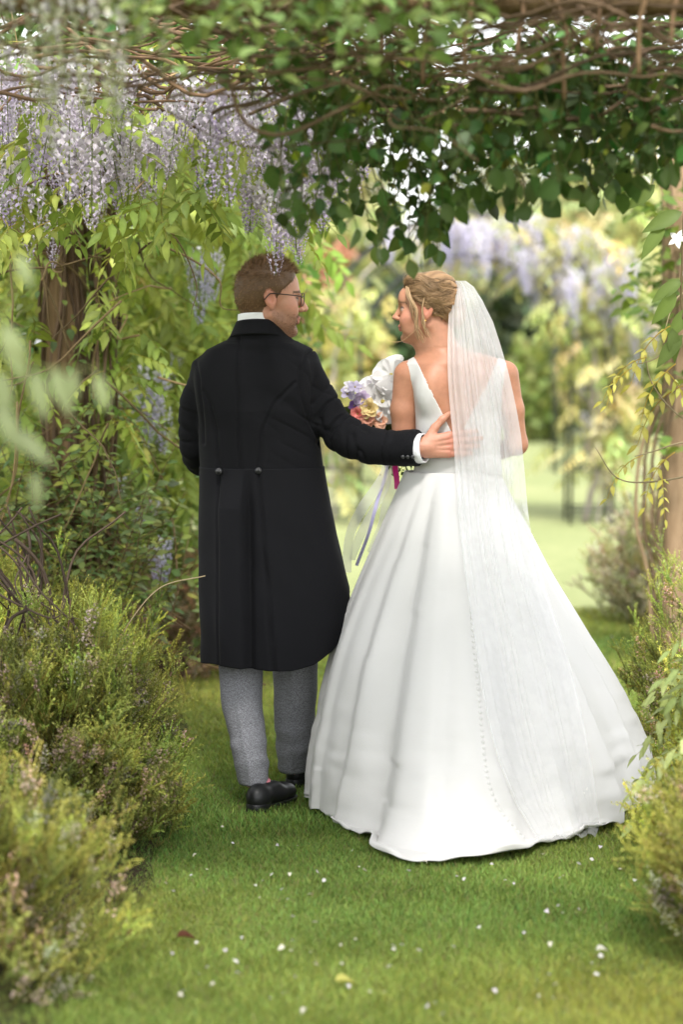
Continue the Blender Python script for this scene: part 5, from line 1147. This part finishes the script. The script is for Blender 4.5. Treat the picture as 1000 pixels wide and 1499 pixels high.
# ------------------------------------------------------------------ honeysuckle shrub at the foot of the post and tangled bare stems
rng = np.random.default_rng(71)
hon = thing('honeysuckle_shrub', 'grey green small leaved shrub growing round the foot of the vine covered post', 'shrub', (XL + .1, YL - .4, 0))
SM = [leaf(1, .24, 4, .25, .2, (.17, .22, .07), .85), leaf(1, .28, 4, .2, .3, (.14, .19, .075), .8), leaf(1, .22, 4, .3, .1, (.24, .27, .07), .9)]
LM, LI = [], []
for i in range(120):
    px = rng.uniform(-60, 290); py = rng.uniform(560, 850); 
    if px > 180 and py < 640: py += 120
    Y = rng.uniform(8.5, 9.6); e = P(px, py, Y); s = A([XL + rng.normal(0, .25), YL - rng.uniform(0, .4), max(.1, e[2] - rng.uniform(.25, .6))]); q = smooth_path([s, (s + e) / 2 + rng.normal(0, .06, 3), e], 18); V, F = tube(q, np.linspace(.0035, .0012, 18), 4); link('stem', mesh_from('stem', V, F, np.tile(A([.2, .13, .07]) * rng.uniform(.6, 1.2), (len(V), 1)), mat=M_BARK), hon)
    k = int(np.linalg.norm(e - s) / .022) + 3
    for j in range(k):
        t = .25 + .75 * (j + .5) / k; a = j * 2.4 + i; LM.append(frames(q[int(t * 17)], A([math.cos(a), math.sin(a), .25 + rng.normal(0, .3)]), A([0, -.4, 1]) + rng.normal(0, .35, 3), rng.uniform(.028, .055))[0]); LI.append(rng.integers(3))
for i in range(1000):                   # ivy like leaves along the post
    a = rng.uniform(0, 6.3); z = rng.uniform(.3, 2.35) if i % 3 else rng.uniform(.2, 1.05); r = .14 + .10 * rng.random() ** 2; p = A([XL + r * math.cos(a) - .04 * (z > 1.3), YL + r * math.sin(a), z])
    bare = math.sin(a) < -.2 and rng.random() < (.55 if .8 < z < 1.35 else .0)
    if bare: continue
    LM.append(frames(p, A([math.cos(a), math.sin(a), -.6 + rng.normal(0, .4)]), A([math.cos(a), math.sin(a), .6]) + rng.normal(0, .3, 3), rng.uniform(.03, .06))[0]); LI.append(rng.integers(3))
LM, LI = A(LM), A(LI); scatter_thing(hon, 'leaf', SM, LI, LM, vary(len(LM), rng, .25, .1), 300, M_LEAF, 'foliage', inframe_rank(LM[:, :3, 3]))
bram = thing('bare_vine', 'dark bare woody stems sprawling over the heather below the vine covered post', 'vine', (-1.12, 7.6, 0))
for i in range(30):
    px = rng.uniform(-90, 40); q = [P(px, rng.uniform(760, 900), 7.5 + rng.normal(0, .15))]
    e = P(px + rng.uniform(20, 140) * (1 if rng.random() < .8 else -.4), rng.uniform(860, 1040), 7.4 + rng.normal(0, .2)); m_ = (q[0] + e) / 2 + A([rng.normal(0, .03), 0, .04 + rng.normal(0, .04)])
    stem(bram, [q[0], m_, e, e + A([rng.normal(.04, .05), 0, rng.normal(-.03, .06)])], rng.uniform(.003, .007), .0015, (.06, .042, .03), 22, 5, .03, rng)
for i in range(16):
    p0 = A([-1.15 + rng.normal(0, .12), 7.6 + rng.normal(0, .12), 0.]); stem(bram, [p0, p0 + A([rng.normal(0, .05), 0, .35]), p0 + A([rng.normal(0, .1), 0, .7]), p0 + A([rng.normal(.05, .12), 0, .95])], .007, .003, (.06, .042, .03), 20, 6, .04, rng)
stem(bram, [P(165, 960, 7.5), P(190, 910, 7.45), P(235, 860, 7.4), P(300, 843, 7.35)], .0028, .0018, (.42, .33, .2), 24, 5, 0, rng)

# ------------------------------------------------------------------ right hand plants
rng = np.random.default_rng(81)
rp = thing('wisteria_vine', 'young yellow green wisteria shoots by the tan timber post', 'wisteria', (XR - .12, YR - .2, 0))
LM, LI = [], []
for i in range(640):
    px, py = rng.uniform(905, 1060), rng.uniform(230, 660); Y = rng.uniform(10.5, 11.3)
    if px < 925 + 25 * math.sin(py * .04) or (py > 470 and (px < 950 or rng.random() < .55)): continue
    a = rng.uniform(0, 6.3); LM.append(frames(P(px, py, Y), A([math.cos(a), math.sin(a), -.3]), A([0, -.3, 1]) + rng.normal(0, .35, 3), rng.uniform(.05, .09))[0]); LI.append(rng.integers(3))
LM, LI = A(LM), A(LI); scatter_thing(rp, 'leaf', [leaf(1, .3, 4, .25, .2, (.12, .2, .04)), leaf(1, .36, 4, .2, .3, (.16, .22, .04)), leaf(1, .28, 4, .3, .1, (.2, .25, .05))], LI, LM, vary(len(LM), rng, .2, .1), 250, M_LEAF, 'foliage', inframe_rank(LM[:, :3, 3]))
for i in range(4): stem(rp, [A([XR - .1 + rng.normal(0, .05), YR - .13, 0]), A([XR - .1 + rng.normal(0, .06), YR - .14, .8]), A([XR - .08 + rng.normal(0, .08), YR - .14, 1.6]), A([XR + rng.normal(0, .1), YR - .1, 2.4])], .010, .005, (.2, .14, .08), 26, 5, .04, rng)
sh = thing('wisteria_shoot', 'thin curling wisteria shoot with drooping yellow leaflets in front of the tan post', 'wisteria', (1.32, 7.9, .9))
PM_Y = [mesh_from('leaf', p['V'], p['F'], p['C'], mat=M_LEAF) for p in PINY]
for a_, b_, c_, d_ in (((1040, 640), (985, 600), (955, 560), (945, 520)), ((1040, 690), (960, 705), (905, 700), (872, 655)), ((1040, 640), (990, 650), (960, 660), (930, 668)), ((1040, 470), (985, 500), (960, 525), (925, 535)), ((1040, 420), (1000, 430), (985, 450), (975, 480))):
    stem(sh, [P(*q, 7.9) for q in (a_, b_, c_, d_)], .004, .0015, (.30, .24, .14), 24, 5, .0, rng)
for px, py, dx, s in ((945, 520, -.9, .9), (985, 530, -.3, 1.), (940, 665, -.9, .8), (985, 660, -.4, .9), (965, 690, .2, .7), (1000, 560, -.6, 1.1), (990, 470, -.7, 1.1), (975, 545, .5, .8), (930, 535, -.7, .7)):
    link('leaf', PM_Y[rng.integers(2)], sh, M=frames(P(px, py, 7.9), A([dx, -.2, -.35]), A([0, -.5, 1]) + rng.normal(0, .15, 3), s)[0])
lw = thing('wisteria_shoot', 'long pale green wisteria leaves arching over the dark heather beside the skirt', 'wisteria', (1.35, 6.9, .3))
PL = [pinnate(rng, .34, 6, .10, (.36, .41, .16), .5, 4, .15), pinnate(rng, .28, 5, .10, (.31, .38, .14), .6, 4, .15)]; PLM = [mesh_from('leaf', p['V'], p['F'], p['C'], mat=M_LEAF) for p in PL]
for i in range(26):
    px, py = rng.uniform(1020, 1100), rng.uniform(880, 1110); link('leaf', PLM[i % 2], lw, M=frames(P(px, py, rng.uniform(6.5, 7.0)), A([-1., rng.normal(0, .3), -.5 + rng.normal(0, .25)]), A([0, -.5, 1]) + rng.normal(0, .25, 3), rng.uniform(.55, .85))[0])
for i in range(7): stem(lw, [A([1.35 + rng.normal(0, .05), 6.85 + rng.normal(0, .1), 0.]), P(1060, 1150, 6.8), P(1045 + rng.normal(0, 20), 1010, 6.75), P(1010 + rng.normal(0, 15), 900 + rng.normal(0, 40), 6.7)], .005, .002, (.22, .2, .1), 20, 5, .02, rng)
# pale clematis by the right edge
cle = thing('clematis', 'white star flowered clematis with pointed green leaves by the right hand post', 'climber', (1.35, 7.6, 1.6))
for px, py, s in ((993, 350, .034), (1012, 395, .034)):
    pts = [xf(leaf(1, .28, 5, .2, .25, (.8, .78, .76), .9, 1.), frames(A([0, 0, 0]), A([math.cos(a), math.sin(a), .25]), A([0, 0, 1.]), 1.)[0]) for a in np.linspace(0, 6.28, 6)[:-1]]; p = merge(pts); link('flower', mesh_from('flower', p['V'], p['F'], p['C'], mat=M_FLOWER), cle, M=frames(P(px, py, 7.6), A([.2, .3, 1.]), A([-.5, -1., .2]), s)[0])
for px, py, dx, dz, s in ((990, 425, -.5, -.8, .13), (1000, 410, -.8, -.5, .12), (975, 330, -.6, -.7, .13), (1000, 310, -.9, -.4, .14), (1000, 490, -.7, -.8, .13), (985, 480, .1, -1, .11), (960, 270, -.7, -.6, .12), (1010, 450, -.6, -.9, .12)):
    p = leaf(1, .19, 6, .3, .2, (.15, .21, .05)); link('leaf', mesh_from('leaf', p['V'], p['F'], p['C'], mat=M_LEAF), cle, M=frames(P(px, py, 7.6), A([dx, -.1, dz]), A([.2, -1., .5]) + rng.normal(0, .2, 3), s)[0])
stem(cle, [P(1060, 560, 7.6), P(1005, 480, 7.6), P(998, 380, 7.6), P(1005, 280, 7.6), P(1030, 200, 7.6)], .005, .003, (.16, .12, .06), 24, 5, .01, rng)
# near, strongly blurred leaves and pale catkins at the left edge
nl = thing('climbing_plant', 'pale leafy shoots hanging close in front of the post at the picture edge', 'climber', (-.6, 3.6, 1.5))
nl['label'] = 'pale long leaved shoots hanging free in front of the vine covered post'
for px, py, dx, dz, s in ((5, 470, .35, -1, .10), (48, 540, .25, -1, .085), (75, 535, .4, -1, .085), (140, 545, .3, -1, .065), (0, 540, .1, -1, .09), (105, 540, .1, -.8, .05), (20, 630, .8, -.7, .08), (-5, 590, .5, -1, .09), (50, 690, .1, -1, .06), (25, 370, .4, -1, .06)):
    p = leaf(1, .17, 5, .2, .15, (.27, .31, .16)); link('leaf', mesh_from('leaf', p['V'], p['F'], p['C'], mat=M_LEAF), nl, M=frames(P(px, py, 3.7), A([dx, 0, dz]), A([.1, -1., .5]), s)[0])
stem(nl, [P(-120, 480, 3.7), P(-30, 475, 3.7), P(50, 535, 3.7), P(150, 540, 3.7)], .0025, .0015, (.25, .27, .1), 18, 5, 0, rng)
stem(nl, [P(-120, 600, 3.7), P(-40, 520, 3.7), P(10, 450, 3.7), P(25, 370, 3.7)], .0025, .0015, (.25, .27, .1), 18, 5, 0, rng)
bud = [raceme(rng, .26, .022, 60, (.42, .42, .30), (.32, .36, .16)), raceme(rng, .2, .02, 50, (.46, .45, .33), (.34, .37, .18))]; budm = [mesh_from('flower_bud_cluster', p['V'], p['F'], p['C'], mat=M_FLOWER) for p in bud]
bd = thing('wisteria_vine', 'pale green unopened wisteria bud clusters hanging at the top beside the lilac flowers', 'wisteria', (-.6, 5.2, 2.3))
stem(bd, [P(-60, -60, 5.2), P(60, -50, 5.2), P(180, -45, 5.2), P(300, -60, 5.2), P(460, -70, 5.2)], .008, .005, BRN, 20, 6, .01, rng)
for px, py, s in ((55, -20, 1.), (75, 10, .8), (125, -30, 1.1), (165, -25, 1.2), (170, 60, .6), (40, 60, .5), (205, -40, .6), (8, -30, .8), (95, -30, .9), (240, 30, .6), (75, 120, .6)):
    M = np.eye(4); M[:3, :3] *= s; M[:3, 3] = P(px, py, 5.2 + rng.normal(0, .1)); link('flower_cluster', budm[rng.integers(2)], bd, M=M)
    if py > -20: stem(bd, [P(px, -50, 5.2), P(px + 3, (py - 50) / 2, 5.2), P(px, py + 5, 5.2)], .002, .0015, (.2, .2, .09), 8, 4, 0, rng)

# ------------------------------------------------------------------ far wisteria arch, shrubs and trees
rng = np.random.default_rng(91)
def arch(label, X0, Y0, half, ztop, seed, wid=.33):
    a = thing('garden_arch', label, 'arch', (X0, Y0, 0), 'metal arches on the far lawn')
    zs_ = ztop - half
    def hoop(r, y):
        t = np.linspace(math.pi, 0, 26); return np.concatenate([[[X0 - r, y, 0]], np.c_[X0 + r * np.cos(t), np.full(26, y), zs_ + r * np.sin(t)], [[X0 + r, y, 0]]])
    for y in (Y0, Y0 + .5):
        for r in (half, half - wid): V, F = tube(hoop(r, y), .014, 6); link('hoop', mesh_from('hoop', V, F, mat=M_METAL), a)
    for y in (Y0, Y0 + .5):
        for s in (-1, 1):
            for z in np.arange(.12, zs_, .32): V, F = tube([[X0 + s * half, y, z], [X0 + s * (half - wid), y, z]], .008, 5); link('rung', mesh_from('rung', V, F, mat=M_METAL), a)
        for t in np.linspace(.2, math.pi - .2, 9): V, F = tube([[X0 + half * math.cos(t), y, zs_ + half * math.sin(t)], [X0 + (half - wid) * math.cos(t), y, zs_ + (half - wid) * math.sin(t)]], .008, 5); link('rung', mesh_from('rung', V, F, mat=M_METAL), a)
    return a
AX, AY = .98, 19.0; arch('black metal hoop arch on the sunlit lawn carrying lilac wisteria', AX, AY, 1.16, 2.45, 1)
arch('further black metal hoop arch beyond the wisteria arch', 1.35, 26.0, 1.3, 2.6, 2)
aw = thing('wisteria_vine', 'pale lilac wisteria climbing over the black metal arch', 'wisteria', (AX + 1.0, AY + .2, 0))
for s in (-1, 1):
    for k in range(3): stem(aw, [A([AX + s * (1.0 + .1 * k), AY + .2, 0]), A([AX + s * (1.02 + .05 * k), AY + .2 + .05 * k, .7]), A([AX + s * 1.0, AY + .15, 1.4]), A([AX + s * .6, AY + .2, 2.2]), A([AX, AY + .2, 2.45])], .03 if s > 0 and k == 0 else .014, .008, (.34, .30, .26), 24, 6, .06, rng)
for i in range(135):
    px = rng.uniform(650, 960) if rng.random() < .9 else rng.uniform(560, 680); lo_ = np.interp(px, [560, 650, 720, 800, 860, 930, 960], [340, 345, 360, 400, 440, 480, 470]); hi_ = np.interp(px, [560, 650, 720, 800, 860, 930, 960], [318, 318, 312, 315, 330, 380, 420]); add_rac(aw, P(px, rng.uniform(hi_, lo_), rng.uniform(18.6, 19.7)), rng.uniform(.9, 1.5), BLUEM, rng)
for px, py in ((930, 545), (850, 555), (745, 690), (905, 470), (925, 500), (840, 485), (860, 620)): add_rac(aw, P(px, py - 15, 19.2), 1., BLUEM, rng)
LM, LI = [], []
for i in range(650):
    q = rng.random()
    if q < .5: px, py = rng.uniform(640, 965), rng.uniform(300, 470)
    elif q < .75: px, py = rng.normal(880, 32), rng.uniform(420, 690)
    else: px, py = rng.normal(505, 30), rng.uniform(400, 715)
    if px < 800 and py > 330 + (px - 600) * .45 and px > 600: continue
    a = rng.uniform(0, 6.3); LM.append(frames(P(px, py, rng.uniform(18.7, 19.9)), A([math.cos(a), math.sin(a), -.4]), A([0, -.4, 1]) + rng.normal(0, .3, 3), rng.uniform(.8, 1.3))[0]); LI.append(rng.integers(4))
PF = [pinnate(rng, .26, 5, .08, c) for c in ((.48, .47, .18), (.54, .49, .24), (.40, .43, .14), (.46, .47, .2))]
LM, LI = A(LM), A(LI); V, F, c = bake(PF, LI, LM, vary(len(LM), rng, .2, .1)); link('foliage', mesh_from('foliage', V, F, c, mat=M_LEAF), aw, kind='stuff')
def tree(name, label, cat, px, Y, wpx, top, col, n, ls, seed, base=.25, grp=None, trunk=.06):
    n = int(n * .6); ls *= 1.3
    r = np.random.default_rng(seed); x0 = P(px, 490, Y)[0]; H = P(px, top, Y)[2]; W_ = wpx / FPX * Y / 2
    t_ = thing(name, label, cat, (x0, Y, 0), grp)
    pts = [A([x0, Y, -.05]), A([x0 + .03 * H, Y, H * .3]), A([x0 - .02 * H, Y, H * .6]), A([x0, Y, H * .9])]; V, F = tube(smooth_path(pts, 14), np.linspace(trunk * H * .5, .01 * H, 14), 8); tk = link('trunk', mesh_from('trunk', V, F, np.tile(A([.12, .09, .06]), (len(V), 1)), mat=M_BARK), t_)
    nc = 60; cd = nrm(r.normal(size=(nc, 3))); cc = cd * (r.random((nc, 1)) ** .45); cpos = A([x0, Y, H * (base + 1) / 2]) + cc * A([W_ * .85, W_ * .85, H * (1 - base) / 2 * .85])
    for i in range(12):
        V, F = tube(smooth_path([pts[1 + i % 3] * .8 + pts[min(3, 2 + i % 2)] * .2, (pts[2] + cpos[i]) / 2 + A([0, 0, .04 * H]), cpos[i]], 8), np.linspace(.02 * H, .006 * H, 8), 5); link('limb', mesh_from('limb', V, F, np.tile(A([.12, .09, .06]), (len(V), 1)), mat=M_BARK), tk)
    ci = r.integers(nc, size=n); sz = r.uniform(.14, .30, nc) * A(min(W_, H * .6)); pos = cpos[ci] + r.normal(size=(n, 3)) * sz[ci][:, None] * .75; ok = pos[:, 2] > .03; pos, ci = pos[ok], ci[ok]; m = len(pos)
    bright = r.uniform(.65, 1.35, nc)
    lf = [leaf(1, .35, 2, .25, .2, col), leaf(1, .42, 2, .2, .3, A(col) * .8)]
    V, F, c = bake(lf, r.integers(0, 2, m), frames(pos, r.normal(size=(m, 3)), r.normal(0, .7, (m, 3)) + A([0, -.2, 1]), ls * r.uniform(.6, 1.4, m)), vary(m, r, .2, .1) * bright[ci][:, None]); link('crown', mesh_from('crown', V, F, c, mat=M_LEAF), t_, kind='stuff')
    return t_
tree('red_leaved_tree', 'small red leaved tree beyond the first arch', 'tree', 480, 27, 95, 345, (.38, .20, .13), 5000, .10, 1, .35)
tree('evergreen_tree', 'dark evergreen tree standing beyond the arch behind the veil', 'tree', 768, 38, 150, 375, (.06, .085, .035), 9000, .16, 2, .05)
tree('evergreen_tree', 'lower dark evergreen tree next to the head of the person in white', 'tree', 585, 40, 130, 400, (.07, .10, .04), 7000, .16, 3, .05)
tree('leafy_shrub', 'rounded mid green shrub in front of the dark evergreen', 'shrub', 800, 34, 150, 500, (.24, .30, .08), 7000, .12, 4, .0)
tree('leafy_shrub', 'yellow green shrub beside the left leg of the arch', 'shrub', 512, 24, 130, 420, (.34, .34, .09), 6000, .09, 5, .05)
tree('leafy_shrub', 'pale green shrub beyond the right leg of the arch', 'shrub', 930, 33, 190, 440, (.26, .29, .09), 8000, .12, 6, .02)
tree('leafy_shrub', 'broad olive shrub between the dark evergreens', 'shrub', 680, 42, 160, 430, (.14, .18, .06), 6000, .15, 7, .02)
tree('leafy_shrub', 'golden green shrub close behind the outstretched sleeve', 'shrub', 480, 30, 120, 470, (.30, .30, .08), 5000, .10, 12, .0)
for i, (px, tp, w_) in enumerate(((440, 180, 330), (600, 345, 300), (760, 210, 330), (930, 190, 340), (1090, 150, 340), (300, 150, 330))):
    tree('broadleaf_tree', ['tall pale tree beyond the wall of wisteria leaves', 'tall light green tree beyond the bright gap over the person in white', 'tall yellow green tree beyond the top of the wisteria arch', 'tall pale green tree beyond the right leg of the arch', 'tall light green tree beyond the tan timber post', 'tall pale tree hidden mostly by the lilac flower curtain'][i], 'tree', px, 58 + 3 * (i % 3), w_, tp, ((.42, .44, .20), (.46, .47, .24), (.38, .41, .17))[i % 3], 9000, .28, 20 + i, .0, 'tall trees beyond the lawn', .04)

# ------------------------------------------------------------------ bouquet with ribbons
rng = np.random.default_rng(101)
BC = P(548, 600, 7.97)
bq_ = thing('bouquet', 'mixed bouquet of white orchids and bright flowers with trailing ribbons', 'bouquet', BC)
def petal(W=.5, cup=.3, n=8):
    t = np.linspace(0, 1, n)[:, None]; s = np.linspace(-1, 1, 7)[None]; w = W * np.sqrt(np.clip(1 - (1.75 * t - .95) ** 2 * .95, .02, 1)) * (.35 + .65 * np.clip(t * 2.2, 0, 1))
    x = w * s; z = cup * (s * w) ** 2 * 1.6 - .35 * cup * t ** 2 + .03 * np.sin(s * 5 + t * 4) * t; y = t * (1 - .10 * s ** 2 * t)
    return dict(V=np.stack([x, y + 0 * s, z + 0 * t], 2).reshape(-1, 3), F=grid_tris(n, 7), C=np.ones((n * 7, 3)) * (.9 + .1 * t.repeat(7, 1).reshape(-1, 1)))
def bloom(name, p, face, s, col, npet, wd=.42, curl=-.35, cup=.5, rows=2, ctr=(.55, .45, .12), label=None):
    ps = []
    for k in range(rows):
        for i in range(npet):
            a = 2 * math.pi * (i + .5 * k) / npet + rng.normal(0, .12); ps.append(xf(petal(wd, .5 - curl), frames(A([0, 0, .0]), A([math.cos(a), math.sin(a), cup + .45 * k]), A([-math.cos(a) * cup, -math.sin(a) * cup, 1.]), 1 - .22 * k)[0], A(col) * rng.uniform(.92, 1.05)))
    V, F = tube([A([0, 0, 0]), A([0, 0, .12]), A([0, 0, .2])], [.12, .12, .03], 8); ps.append(dict(V=V, F=F, C=np.tile(A(ctr), (len(V), 1)))); q = merge(ps)
    f = nrm(face); M = frames(p, nrm(np.cross(f, [.3, .2, 1])), f, s)[0]; o = link(name, mesh_from(name, q['V'], q['F'], q['C'], mat=M_FLOWER), bq_, M=M)
    if label: o['label'] = label
Wt = (.88, .87, .85)
for px, py, Y, fx, s in ((574, 551, 7.92, (-.6, -.9, .5), .075), (562, 588, 7.9, (-.5, -1, -.1), .075), (548, 572, 7.93, (-.3, -1, .6), .06), (580, 575, 7.9, (-.2, -1, .3), .07)): bloom('white_flower', P(px, py, Y), fx, s, Wt, 5, .52, -.2, .35, 1)
for i in range(26):
    px, py = rng.uniform(505, 560), rng.uniform(562, 592); py += (535 - px) * -.08; bloom('small_white_flower', P(px, py, 7.95 + rng.normal(0, .03)), (rng.normal(0, .5), -1, rng.normal(.4, .5)), rng.uniform(.016, .026), (.78, .76, .80) if i % 3 else (.55, .50, .66), 5, .4, -.1, .3, 1)
bloom('yellow_flower', P(541, 598, 7.89), (-.4, -1, .1), .036, (.80, .66, .32), 6, .5, -.4, .7, 2); bloom('orange_flower', P(556, 616, 7.9), (-.2, -1, .0), .030, (.82, .52, .36), 6, .5, -.4, .7, 2)
bloom('coral_flower', P(524, 606, 7.9), (-.5, -1, .1), .026, (.85, .30, .26), 6, .5, -.4, .7, 2); bloom('purple_flower', P(519, 594, 7.91), (-.7, -1, .3), .022, (.30, .16, .46), 6, .4, -.2, .4, 2); bloom('orange_flower', P(538, 614, 7.89), (-.3, -1, -.1), .028, (.8, .42, .3), 6, .5, -.4, .7, 2)
bloom('lilac_flower', P(531, 585, 7.9), (-.5, -1, .3), .03, (.55, .45, .60), 6, .45, -.3, .5, 2)
GRN = [leaf(1, .22, 4, .3, .2, (.06, .10, .03)), leaf(1, .26, 4, .2, .2, (.09, .13, .04))]
m = 300; pos = BC + nrm(rng.normal(size=(m, 3))) * (rng.random((m, 1)) ** .5) * A([.085, .07, .075]) + A([.02, .02, -.02]); scatter_thing(bq_, 'leaf', GRN, rng.integers(0, 2, m), frames(pos, pos - BC + rng.normal(0, .03, (m, 3)), rng.normal(size=(m, 3)), rng.uniform(.03, .06, m)), vary(m, rng), 60, M_LEAF, 'foliage')
for i in range(16):                     # stalks gathered in the hand and a few drooping sprigs below the sleeve
    e = BC + A([rng.normal(0, .03), rng.normal(0, .03), -.02]); f_ = P(582 + rng.normal(0, 5), 688 + rng.normal(0, 5), 7.96); V, F = tube(smooth_path([e, (e + f_) / 2, f_], 8), .0025, 5); link('stalk', mesh_from('stalk', V, F, np.tile(A([.1, .14, .05]), (len(V), 1)), mat=M_BARK), bq_)
m = 60; f_ = P(588, 688, 7.93); pos = f_ + rng.normal(0, 1, (m, 3)) * A([.022, .015, .012]); scatter_thing(bq_, 'leaf', GRN, rng.integers(0, 2, m), frames(pos, A([0, 0, -1.]) + rng.normal(0, .7, (m, 3)), rng.normal(size=(m, 3)), rng.uniform(.008, .018, m)), vary(m, rng) * 1.6, 20, M_LEAF, 'foliage')
def ribbon(pts, w, mat, label, twist=1.0, n=60):
    q = smooth_path([P(*p) for p in pts], n); t = np.linspace(0, 1, n); a = twist * np.sin(t * 5 + w * 300); T_ = nrm(np.gradient(q, axis=0)); s = nrm(np.cross(T_, np.stack([np.sin(a), -np.cos(a), 0 * a], 1))); ww = w / 2
    V = np.stack([q - s * ww, q, q + s * ww], 1).reshape(-1, 3); o = link('ribbon', mesh_from('ribbon', V, grid_quads(n, 3), mat=mat), bq_); o['label'] = label
ribbon([(572, 660, 7.95), (560, 700, 7.93), (530, 745, 7.9), (512, 785, 7.9), (507, 838, 7.92)], .034, M_RIBBON, 'sheer cream ribbon', .5)
ribbon([(575, 660, 7.95), (565, 710, 7.94), (545, 750, 7.93), (525, 790, 7.93), (515, 820, 7.95)], .03, M_RIBBON, 'sheer cream ribbon', .7)
ribbon([(570, 660, 7.96), (566, 690, 7.94), (552, 735, 7.92), (540, 780, 7.92), (522, 828, 7.93)], .011, M_RIBBON_L, 'lavender ribbon', .3)
ribbon([(578, 660, 7.95), (576, 700, 7.95), (566, 740, 7.94), (560, 770, 7.96), (545, 810, 7.98)], .036, M_RIBBON, 'sheer cream ribbon', .4)
ribbon([(579, 672, 7.9), (579, 688, 7.88), (581, 702, 7.875), (581.5, 716, 7.87)], .018, M_RIBBON_P, 'short magenta ribbon end', .15, 20)
